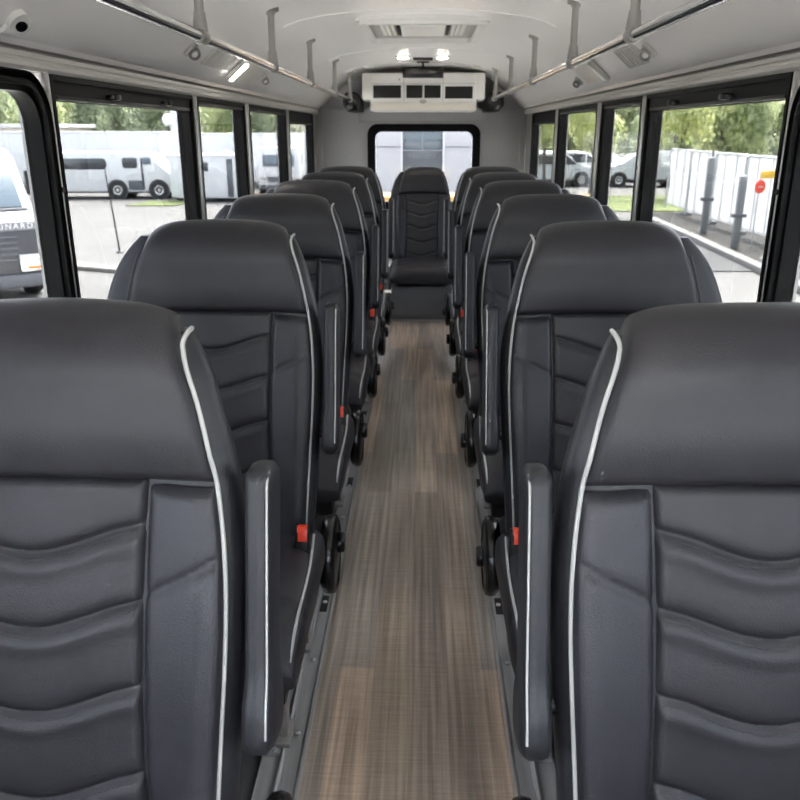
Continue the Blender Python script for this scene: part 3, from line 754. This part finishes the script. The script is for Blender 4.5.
# ------------------------------------------------------------------ outside: vehicles
def wheel(parent, x, y, r, wd=.16):
    M = Matrix.Translation((x, y, r)) @ Matrix.Rotation(PI / 2, 4, 'X')
    b = NB(); lathe(b, [(r * .55, -wd / 2), (r * .93, -wd / 2), (r, -wd * .36), (r, wd * .36), (r * .93, wd / 2), (r * .55, wd / 2)], M, 22); o = obj('wheel', b, TYRE, parent)
    b = NB(); lathe(b, [(r * .58, -wd * .42), (r * .50, -wd * .53), (r * .2, -wd * .46), (r * .16, -wd * .55)][0:] , M, 16)
    lathe(b, [(r * .58, wd * .42), (r * .50, wd * .53), (r * .2, wd * .46), (r * .16, wd * .55)], M, 16); obj('hubcap', b, STEEL, o); return o
def vehicle(name, label, cat, loc, rz, prof, width, paint, wheels, r, wins, extra=(), group=None):
    # x along its length, y across (-y is the side seen), z up from the ground
    t = thing(name, label, cat, (*loc, GZ), rz, group); h = width / 2
    b = NB(); prism(b, prof, -h, h, 'y', .05); obj('body', b, paint, t, True, 35)
    for x in wheels:
        for y in (-h + .06, h - .06): wheel(t, x, y, r)
        b = NB(); M = Matrix.Translation((x, 0, r)) @ Matrix.Rotation(PI / 2, 4, 'X'); lathe(b, [(r * 1.18, -h - .004), (r * 1.18, h + .004)], M, 24); obj('wheel_arch', b, DPAN, t)
    for kind, poly, m in wins:
        b = NB(); prism(b, poly, -h - .012, -h + .03, 'y', .006); obj(kind, b, m, t)
    for kind, bx, m in extra:
        b = NB(); box(b, *bx, .01); obj(kind, b, m, t)
    return t
R4 = lambda x0, x1, z0, z1, c=.05: [(x0 + c, z0), (x1 - c, z0), (x1, z0 + c), (x1, z1 - c), (x1 - c, z1), (x0 + c, z1), (x0, z1 - c), (x0, z0 + c)]
# camper van in the yard
vehicle('camper_van', 'white camper van with dark window band, parked across the yard', 'van', (-11.05, 28.6), .06,
        [(-2.3, .24), (2.5, .24), (2.62, .45), (2.58, .80), (2.2, .95), (1.85, 1.40), (1.60, 1.52), (-1.9, 1.55), (-2.2, 1.45), (-2.32, 1.0)], 1.5, BWHITE, (.62, 2.02), .30,
        [('side_window', R4(-1.80, .33, .98, 1.34, .09), DWIN), ('side_window', R4(.86, 1.36, 1.02, 1.36), DWIN), ('side_window', R4(1.55, 1.82, 1.14, 1.36, .03), DWIN2), ('lower_panel', R4(1.00, 1.55, .30, .62, .02), GPAN), ('door_gap', R4(1.47, 1.54, .40, 1.34, .01), DPAN), ('plate', R4(-1.80, -1.48, .46, .60, .02), YEL)],
        [('bumper', (-2.35, 2.60, -.70, .70, .20, .34), DPAN)])
# white trailers in a row behind
def trailer(label, x, y, ln_, h, wd, rz=0., trims=True, base=.25, name='white_trailer', grp='white trailers in the yard'):
    t = thing(name, label, 'trailer', (x, y, GZ), rz, grp)
    b = NB(); box(b, -ln_ / 2, ln_ / 2, -wd / 2, wd / 2, base, h, .05); obj('body', b, BWHITE2, t)
    b = NB(); box(b, -ln_ / 2 - .02, ln_ / 2 + .02, -wd / 2 - .02, wd / 2 + .02, h - .05, h + .03, .02); obj('roof_cap', b, BWHITE, t)
    b = NB(); box(b, -ln_ / 2 + .05, ln_ / 2 - .05, -wd / 2 - .012, -wd / 2 + .02, h * .62, h * .65, .004); obj('side_rail', b, BWHITE, t)
    for x in (-ln_ * .2, ln_ * .05):
        for yy in (-wd / 2 + .1, wd / 2 - .1): wheel(t, x, yy, .26)
    b = NB(); box(b, -ln_ / 2 + .1, ln_ / 2 - .1, -wd / 2 + .25, wd / 2 - .25, base - .08, base + .01, .01); obj('chassis', b, DPAN, t)
    return t
trailer('long white trailer behind the camper van', -14.6, 34.2, 8.2, 2.17, 1.8)
trailer('long white trailer roof showing above the storage trailer', -7.0, 34.6, 6.4, 2.10, 1.8)
trailer('white trailer end seen in the short rear window, left side', -5.55, 38.5, 2.6, 2.0, 1.8)
t = thing('storage_building', 'low beige building roof above the camper van', 'building', (-19.6, 41, GZ))
b = NB(); box(b, -2.6, 2.6, -2, 2, 0, 2.35, .02); obj('wall', b, mat('beige_render', (.55, .50, .42), .8), t)
b = NB(); box(b, -2.75, 2.75, -2.1, 2.1, 2.35, 2.52, .02); obj('roof', b, BWHITE2, t)
t = trailer('white storage trailer with grey door strip and small dark window', -7.05, 27.6, 2.35, 1.46, 1.6, 0., base=.12, name='storage_trailer', grp=None)
b = NB(); box(b, -.32, .10, -.82, -.78, .98, 1.26, .01); obj('window', b, DPAN, t)
b = NB(); box(b, .70, .90, -.82, -.78, .16, 1.36, .01); obj('door', b, GPAN, t)
b = NB()
for i in range(9): box(b, -1.1 + i * .2, -1.09 + i * .2, -.806, -.79, .16, 1.38)
obj('panel_seam', b, SILV, t, False)
vehicle('delivery_van', 'white van facing the bus beyond the third window, left side', 'van', (-5.3, 31.2), PI / 2 + .1,
        [(-1.6, .25), (1.5, .25), (1.62, .5), (1.5, .85), (1.15, 1.05), (.85, 1.5), (.6, 1.66), (-1.6, 1.66)], 1.45, BWHITE, (-.95, 1.0), .28,
        [('side_window', R4(.1, .7, 1.02, 1.4), DWIN)], [('bumper', (-1.62, 1.64, -.68, .68, .22, .38), GPAN)])
t = bpy.data.objects['delivery_van']
# (its front faces the bus: local -x after the turn)
b = NB(); prism(b, [(-1.63, 1.02), (-1.60, 1.42), (-1.57, 1.42), (-1.59, 1.02)], -.56, .56, 'y', .004); obj('windscreen', b, DWIN2, t)
b = NB(); box(b, -1.64, -1.58, -.4, .4, .48, .66, .01); obj('grille', b, GPAN, t)
for y in (-.55, .55): b = NB(); box(b, -1.64, -1.58, y - .11, y + .11, .56, .72, .02); obj('headlamp', b, STEEL, t)
# dark-fronted truck close on the left
TX, TY = -5.84, 10.2
t = thing('truck', 'white truck with dark grille and pale lettering beyond the front window, left side', 'truck', (TX, TY, GZ), .70)
b = NB(); prism(b, [(0, .28), (0, 1.02), (.10, 1.13), (.62, 1.20), (1.15, 1.86), (1.5, 1.98), (4.6, 2.02), (4.6, .28)], -1.02, 1.02, 'x', .05); obj('body', b, BWHITE, t)
b = NB(); prism(b, [(.60, 1.215), (1.10, 1.82), (1.13, 1.80), (.64, 1.20)], -.90, .90, 'x', .004)
bmesh.ops.translate(b, vec=(0, -.016, .012), verts=b.verts[:]); obj('windscreen', b, DWIN2, t)
b = NB(); box(b, -.94, .94, .44, .60, 1.185, 1.215, .01); obj('cowl', b, GPAN, t)
b = NB(); tube(b, [(-.55, .50, 1.235), (.1, .62, 1.262), (.45, .72, 1.36)], .014, 6); obj('wiper', b, PLAS, t)
b = NB(); box(b, -1.0, 1.0, -.035, .03, .97, 1.08, .012); obj('name_panel', b, mat('grey_name_panel', (.16, .165, .175), .35), t)
b = NB(); box(b, -1.01, 1.01, -.03, .03, .30, .975, .015); g_ = obj('grille', b, DPAN, t)
b = NB()
for i in range(5): box(b, -.62, .62, -.042, -.02, .58 + i * .075, .605 + i * .075, .004)
obj('grille_bar', b, GPAN, g_)
for x in (-.80, .80):
    b = NB(); box(b, x - .19, x + .19, -.06, .0, .42, .66, .02); hl = obj('headlamp', b, STEEL, t)
    b = NB(); box(b, x - .17, x + .17, -.068, -.05, .60, .64, .006); box(b, x - .17, x + .17, -.068, -.05, .53, .565, .006); obj('chrome_bar', b, CHROME, hl)
    b = NB(); box(b, x - .10, x + .13, -.070, -.05, .46, .495, .006); obj('indicator', b, AMB, hl)
b = NB(); box(b, -1.02, 1.02, -.09, .02, .22, .40, .03); obj('bumper', b, GPAN, t)
for y in (.75, 3.6):
    for x in (-.92, .92):
        M = Matrix.Translation((x, y, .34)) @ Matrix.Rotation(PI / 2, 4, 'Y'); b = NB(); lathe(b, [(.18, -.11), (.31, -.11), (.34, -.07), (.34, .07), (.31, .11), (.18, .11)], M, 22); obj('wheel', b, TYRE, t)
for x in (-1.10, 1.10): b = NB(); box(b, x - .07, x + .07, .75, .84, 1.36, 1.70, .03); obj('mirror', b, PLAS, t)
fc = bpy.data.curves.new('lettering', 'FONT'); fc.body = 'UNARD'; fc.size = .105; fc.extrude = .004; fc.align_x = 'CENTER'; fc.align_y = 'CENTER'; fc.space_character = 1.35
fc.materials.append(BWHITE); f0 = bpy.data.objects.new('lettering', fc); C.objects.link(f0); bpy.context.view_layer.update(); me_ = bpy.data.meshes.new_from_object(f0.evaluated_get(bpy.context.evaluated_depsgraph_get())); bpy.data.objects.remove(f0)
fo = bpy.data.objects.new('lettering', me_); C.objects.link(fo); fo.parent = t; fo.location = (.62, -.042, 1.025); fo.rotation_euler = (PI / 2, 0, 0)
# cars beyond the right windows
SUV = [(-1.75, .28), (1.75, .28), (1.80, .55), (1.72, .78), (1.0, .86), (.55, 1.30), (.3, 1.36), (-1.5, 1.36), (-1.70, 1.1), (-1.78, .80)]
PICK = [(-1.9, .30), (1.8, .30), (1.86, .55), (1.78, .80), (1.0, .88), (.62, 1.28), (.4, 1.33), (-.35, 1.33), (-.55, .90), (-1.88, .90), (-1.93, .6)]
def car(label, x, y, rz, prof, paint, grp=None):
    if prof is SUV: wn_ = [('side_window', [(.46, .90), (.92, .90), (.52, 1.25), (.46, 1.26)], DWIN), ('side_window', R4(-.42, .40, .90, 1.26, .03), DWIN), ('side_window', R4(-1.5, -.50, .90, 1.26, .05), DWIN)]
    else: wn_ = [('side_window', [(.50, .94), (.94, .94), (.58, 1.24), (.50, 1.24)], DWIN), ('side_window', R4(-.36, .44, .94, 1.24, .03), DWIN)]
    return vehicle('car', label, 'car', (x, y), rz, prof, 1.5, paint, (-1.1, 1.15), .29, wn_,
            [('bumper', (1.70, 1.86, -.70, .70, .30, .50), GPAN), ('bumper', (-1.90, -1.74, -.70, .70, .30, .50), GPAN), ('sill', (-.9, .9, -.77, .77, .24, .32), DPAN)], grp)
car('silver car half hidden at the far end of the right windows', 5.35, 35.2, .12, SUV, SILV)
car('white sport utility car behind the silver car, right side', 6.7, 37.6, .05, SUV, BWHITE)
car('silver pickup truck parked behind the slim tree, right side', 9.3, 35.2, PI - .05, PICK, SILV)
car('white car beyond the third window, right side', 10.8, 38.4, PI, SUV, BWHITE)

# ------------------------------------------------------------------ outside: white fence and posts, right side
FY = [9.6, 11.7, 13.8, 15.9, 18.0, 20.1, 22.2, 24.3]
fx = lambda y: 6.85 + .035 * (y - 14)
FLAB = ['first', 'second', 'third', 'fourth', 'fifth', 'sixth', 'seventh']
for i, (ya, yb) in enumerate(zip(FY, FY[1:])):
    lab = 'white sheeted fence panel in a round tube frame, %s along the bed' % FLAB[i]
    t = thing('fence_panel', lab, 'fence panel', (fx(ya), ya, GZ), group='white fence panels along the dark bed')
    L = yb - ya; top = 1.72
    pts = [(0, .06, .08), (0, .06, top - .16), (0, .08, top - .06), (0, .17, top), (0, L - .15, top), (0, L - .05, top - .06), (0, L - .03, top - .16), (0, L - .03, .08)]
    b = NB(); tube(b, pts, .026, 8); tube(b, [(0, .06, .22), (0, L - .03, .22)], .02, 8); obj('tube_frame', b, PIPEM, t)
    def cl(u, v): return (.03 + .02 * math.sin(u * 14 + i) * math.sin(v * 5), .07 + (L - .12) * u, .24 + (top - .27) * v)
    b = NB(); grid(b, 20, 8, cl); obj('sheet', b, SHEET, t)
    b = NB(); box(b, -.14, .14, .0, .17, .05, .14, .02); obj('foot', b, POSTM, t)
    for q in (.33, .66):
        b = NB(); tube(b, [(-.01, L * q, .2), (-.01, L * q, top)], .013, 6); obj('upright', b, PIPEM, t)
for x, y, h, lab in ((6.28, 18.3, 1.62, 'tall grey bollard post at the kerb, farther of the two'), (6.10, 15.9, 1.36, 'short grey bollard post with a clamp at the kerb')):
    t = thing('bollard', lab, 'post', (x, y, GZ + .04)); b = NB(); box(b, -.065, .065, -.05, .05, 0, h, .012); obj('shaft', b, POSTM, t)
    b = NB(); box(b, -.13, .13, -.07, .07, h * .44, h * .49, .01); obj('clamp', b, GPAN, t); b = NB(); box(b, -.072, .072, -.057, .057, h - .02, h + .02, .008); obj('cap', b, PIPEM, t)
for x, y, h, lab in ((6.45, 18.9, 1.75, 'slim grey pole just behind the tall bollard post'), (6.15, 14.55, 1.70, 'slim grey pole nearest the viewer before the white fence')):
    t = thing('pole', lab, 'pole', (x, y, GZ + .04)); b = NB(); tube(b, [(0, 0, 0), (.06, .0, h)], .024, 8); obj('shaft', b, POSTM, t)
    b = NB(); lathe(b, [(.09, 0), (.09, .02), (.03, .05)], Matrix(), 14); obj('foot', b, POSTM, t)
t = thing('warning_sign', 'red round sign with a yellow plate above it before the white fence', 'sign', (6.49, 16.05, .40), math.atan2(.40, 1.))
b = NB(); lathe(b, [(.125, 0), (.125, .014)], Matrix.Rotation(PI / 2, 4, 'X'), 24); o = obj('red_disc', b, REDS, t)
b = NB(); box(b, -.06, .06, -.020, -.012, -.015, .015); obj('bar', b, SHEET, o)
b = NB(); box(b, -.02, .36, -.014, .0, .15, .29, .004); o = obj('yellow_plate', b, YEL, t)
b = NB(); tube(b, [(0, .02, -1.15), (0, .02, .28)], .014, 6); obj('bracket', b, PIPEM, t)
t = thing('marker_light', 'low red and white marker lying in the dark bed', 'marker', (6.35, 14.5, GZ + .05))
b = NB(); box(b, -.10, .10, -.05, .05, 0, .10, .01); obj('base', b, SHEET, t); b = NB(); box(b, -.05, .05, -.06, .06, .10, .18, .01); obj('lamp', b, REDS, t)
t = thing('sign_post', 'white post beside the silver pickup truck', 'post', (6.6, 30.6, GZ)); b = NB(); box(b, -.16, .16, -.05, .05, 0, 1.7, .02); obj('board', b, SHEET, t); b = NB(); box(b, -.2, .2, -.1, .1, 0, .06, .01); obj('base', b, KERB, t)

# left yard posts
t = thing('marker_pole', 'thin dark leaning pole standing in the yard before the camper van', 'pole', (-5.78, 15.3, GZ)); b = NB(); tube(b, [(0, 0, 0), (-.06, .0, .85), (-.13, 0, 1.72)], [.018, .015, .010], 8); obj('shaft', b, PLAS, t)
b = NB(); lathe(b, [(.07, 0), (.07, .02), (.02, .05)], Matrix(), 12); obj('foot', b, PLAS, t)
t = thing('street_lamp', 'white post in front of the trees at the edge of the wide left window', 'lamp post', (-9.42, 32.0, GZ)); b = NB(); tube(b, [(0, 0, 0), (0, 0, 4.6)], [.22, .17], 12); obj('column', b, BWHITE2, t); b = NB(); lathe(b, [(.3, 0), (.3, .1), (.24, .14)], Matrix(), 12); obj('base', b, KERB, t)
t = thing('globe_lamp', 'white globe lamp before the dark trees, left side', 'lamp post', (-11.0, 33.0 + 3.2, GZ)); b = NB(); tube(b, [(0, 0, 0), (0, 0, 2.45)], .045, 8); obj('pole', b, DPAN, t)
b = NB(); lathe(b, [(.05, 2.42), (.17, 2.5), (.23, 2.64), (.21, 2.78), (.12, 2.88), (.03, 2.91)], Matrix(), 16); obj('globe', b, BWHITE, t)
b = NB(); lathe(b, [(.16, 0), (.14, .05), (.05, .1)], Matrix(), 10); obj('foot', b, DPAN, t)

# ------------------------------------------------------------------ outside: building behind the bus
WARM = mat('lit_warm_lamp', (1, .8, .5), .4, emit=(1, .62, .25), estr=1.2)
t = thing('workshop_building', 'white workshop with a dark grey door seen through the rear window', 'building', (.0, 17.2, GZ))
b = NB(); box(b, -1.75, -.42, 0, 4, 0, 3.2, .01); box(b, .44, 1.8, 0, 4, 0, 3.2, .01); box(b, -.43, .45, .05, 4, 0, 3.2); box(b, -.43, .45, 0, .1, 2.28, 3.2); w_ = obj('wall', b, mat('white_render', (.50, .49, .51), .6), t)
b = NB(); box(b, -1.75, -.42, -.012, .02, 1.90, 1.915); box(b, .44, 1.8, -.012, .02, 1.90, 1.915); obj('wall_seam', b, GPAN, w_, False)
b = NB(); box(b, -.40, .42, .02, .08, .0, 1.83, .005); d_ = obj('door', b, GPAN, t)
for x0, x1 in ((-.40, -.005), (.02, .42)): b = NB(); box(b, x0, x1, .02, .06, 1.85, 2.22, .005); obj('door_window', b, DWIN2, d_)
b = NB(); box(b, -.44, -.40, -.03, .06, 0, 2.26, .005); box(b, .42, .46, -.03, .06, 0, 2.26, .005); box(b, -.44, .46, -.03, .06, 2.22, 2.27, .005); obj('door_frame', b, BWHITE2, d_)
for x in (-.36, .40): b = NB(); lathe(b, [(.03, 0), (.075, .02), (.075, .07), (.03, .09)], Matrix.Translation((x, -.10, 1.30)), 14); obj('lamp', b, WARM, t)
for x in (-1.22, 1.18): b = NB(); box(b, x - .06, x + .06, -.09, .01, 1.93, 2.06, .01); obj('bracket', b, GPAN, t)
t = thing('timber_counter', 'golden timber counter behind the bus below the rear window', 'counter', (.05, 13.4, GZ))
b = NB(); box(b, -1.75, 1.75, -.45, .45, 1.12, 1.24, .02); obj('top', b, TIMB, t)
for x in (-1.6, -.8, .8, 1.6): b = NB(); box(b, x - .06, x + .06, -.38, -.26, 0, 1.12, .01); obj('leg', b, DPAN, t)
b = NB(); box(b, -1.6, 1.6, .2, .3, .5, .62, .01); obj('stretcher', b, DPAN, t)

# ------------------------------------------------------------------ outside: trees
def leaves_bm(rnd, rx, ry, rz, cz, n, ls):
    bm = NB(); blobs = []
    for i in range(26):
        while True:
            p = Vector((rnd.uniform(-1, 1), rnd.uniform(-1, 1), rnd.uniform(-1, 1)))
            if .25 < p.length < .95: break
        blobs.append((Vector((p.x * rx * .78, p.y * ry * .78, cz + p.z * rz * .8)), rnd.uniform(.28, .46)))
    for i in range(n):
        c, r = rnd.choice(blobs); d = Vector((rnd.gauss(0, 1), rnd.gauss(0, 1), rnd.gauss(0, 1))).normalized()
        p = c + Vector((d.x * r * rx, d.y * r * ry, d.z * r * rz)) * rnd.uniform(.72, 1.05)
        q = (d + Vector((rnd.gauss(0, .5), rnd.gauss(0, .5), rnd.gauss(.3, .5)))).normalized()
        u = q.orthogonal().normalized(); u.rotate(Matrix.Rotation(rnd.uniform(0, 6.3), 3, q)); v_ = q.cross(u); s = ls * rnd.uniform(.6, 1.3)
        bm.faces.new([bm.verts.new(p + u * s * .9), bm.verts.new(p + v_ * s * .5), bm.verts.new(p - u * s * .9), bm.verts.new(p - v_ * s * .5)])
    return bm
def make_tree(seed, m, rx, rz, cz, n, ls, trunk, h0):
    rnd = random.Random(seed); t = thing('tree', '', 'tree')
    b = leaves_bm(rnd, rx, rx, rz, cz, n, ls); c = obj('crown', b, m, t, False); c['kind'] = 'stuff'
    b = NB(); tube(b, [(0, 0, 0), (.05 * rx, .02, h0), (.02, .06 * rx, cz)], [trunk, trunk * .75, trunk * .4], 8)
    for k in range(6):
        a = k * 1.05 + rnd.random(); tube(b, [(0.03, 0.03, h0 * .9), (math.cos(a) * rx * .3, math.sin(a) * rx * .3, h0 + (cz - h0) * .6), (math.cos(a) * rx * .62, math.sin(a) * rx * .62, cz + rz * .25)], [trunk * .5, trunk * .35, trunk * .12], 6)
    obj('trunk', b, BARK, t); return t
T = {'dark': make_tree(1, LEAFD, 2.6, 2.4, 2.6, 8000, .13, .2, 1.0), 'mid': make_tree(2, LEAFM, 2.6, 2.3, 2.7, 8000, .13, .2, 1.0), 'light': make_tree(3, LEAFY, 1.75, 1.35, 2.55, 4200, .10, .085, 1.25)}
used = set(); NTH = ['first', 'second', 'third', 'fourth', 'fifth', 'sixth', 'seventh', 'eighth', 'ninth', 'tenth', 'eleventh', 'twelfth']
def tree(kind, x, y, s, rz, label, grp):
    o = T[kind]
    if kind in used: o = dup(o, (x, y, GZ), label)
    else: used.add(kind); o.location = (x, y, GZ); o['label'] = label
    o.scale = (s * .64, s * .64, s); o.rotation_euler = (0, 0, rz); o['group'] = grp
for i, (x, y, s, k) in enumerate([(-27, 45, 1.3, 'mid'), (-24, 49.5, 1.3, 'dark'), (-20.6, 45.5, 1.2, 'mid'), (-17.6, 49.5, 1.3, 'dark'), (-14.2, 45.3, 1.2, 'dark'), (-11.0, 49.2, 1.3, 'mid'), (-8.2, 45.3, 1.2, 'dark'), (-5.0, 49.0, 1.3, 'dark'), (-2.0, 45.5, 1.2, 'mid'), (-15.2, 24.5, .95, 'mid'), (-21.6, 54.6, 1.5, 'dark'), (-13.0, 54.5, 1.4, 'mid')]):
    tree(k, x, y, s, i * 1.3, '%s green tree, %s of the row behind the yard, left side' % ({'dark': 'dark', 'mid': 'sunlit mid'}[k], NTH[i]) if i != 9 else 'green tree beyond the truck in the front window, left side', 'trees behind the yard')
for i, (x, y, s, k) in enumerate([(10.9, 30.4, 1.15, 'mid'), (13.9, 34.2, 1.25, 'mid'), (16.6, 30.8, 1.25, 'dark'), (17.7, 26.2, 1.1, 'mid'), (13.6, 26.3, 1.0, 'mid'), (12.2, 41.5, 1.5, 'dark'), (7.6, 44, 1.45, 'mid'), (2.7, 46, 1.45, 'mid'), (17.4, 41, 1.5, 'dark'), (20.8, 33.6, 1.4, 'dark'), (12.4, 50, 1.6, 'mid')]):
    tree(k, x, y, s, i * 1.7 + .5, '%s green tree, %s beyond the fence and cars, right side' % ({'dark': 'dark', 'mid': 'sunlit mid'}[k], NTH[i]), 'trees beyond the fence')
for x, y, s, rz, lab in ((6.1, 30.2, 1.25, .3, 'slim yellow-green tree beside the silver pickup truck'), (8.7, 28.8, 1.3, 1.9, 'slim yellow-green tree with its trunk in the third window, right side'), (4.9, 33.5, 1.3, 3., 'yellow-green tree in the short rear window, right side')):
    tree('light', x, y, s, rz, lab, 'young yellow-green trees')
# ------------------------------------------------------------------ camera, light, view
cam = bpy.data.cameras.new('camera'); co = bpy.data.objects.new('camera', cam); C.objects.link(co)
co.location = (.025, 0, 1.42); p, yw = math.radians(18.6), math.radians(1.6)
fw = Vector((-math.sin(yw) * math.cos(p), math.cos(yw) * math.cos(p), -math.sin(p)))
co.rotation_euler = fw.to_track_quat('-Z', 'Y').to_euler()
cam.sensor_width = 36; cam.lens = 36; cam.clip_start = .02; cam.clip_end = 400
cam.dof.use_dof = True; cam.dof.focus_distance = 1.6; cam.dof.aperture_fstop = 9.
bpy.context.scene.camera = co
w = bpy.data.worlds.new('world'); bpy.context.scene.world = w; w.use_nodes = True
bg = w.node_tree.nodes['Background']; sky = w.node_tree.nodes.new('ShaderNodeTexSky'); sky.sky_type = 'NISHITA'
sky.sun_disc = False; sky.sun_elevation = math.radians(62); sky.sun_rotation = math.radians(20); sky.dust_density = 3.5; sky.air_density = .8; sky.ozone_density = .6
hs = w.node_tree.nodes.new('ShaderNodeHueSaturation'); hs.inputs['Saturation'].default_value = .4; w.node_tree.links.new(sky.outputs[0], hs.inputs['Color']); w.node_tree.links.new(hs.outputs[0], bg.inputs[0]); bg.inputs[1].default_value = .42
sl = bpy.data.lights.new('sun', 'SUN'); sl.energy = 3.2; sl.angle = math.radians(.8); sl.color = (1, .96, .90)
so = bpy.data.objects.new('sun', sl); C.objects.link(so)
el, az = math.radians(62), math.radians(20)
so.rotation_euler = Vector((-math.sin(az) * math.cos(el), -math.cos(az) * math.cos(el), -math.sin(el))).to_track_quat('-Z', 'Y').to_euler()
sc = bpy.context.scene
sc.view_settings.view_transform = 'Standard'; sc.view_settings.look = 'None'; sc.view_settings.gamma = 1; sc.view_settings.use_curve_mapping = False
sc.view_settings.exposure = 3.45
sc.cycles.max_bounces = 10; sc.cycles.diffuse_bounces = 6; sc.cycles.glossy_bounces = 4; sc.cycles.transparent_max_bounces = 12
sc.cycles.use_denoising = True; sc.cycles.caustics_reflective = False; sc.cycles.caustics_refractive = False
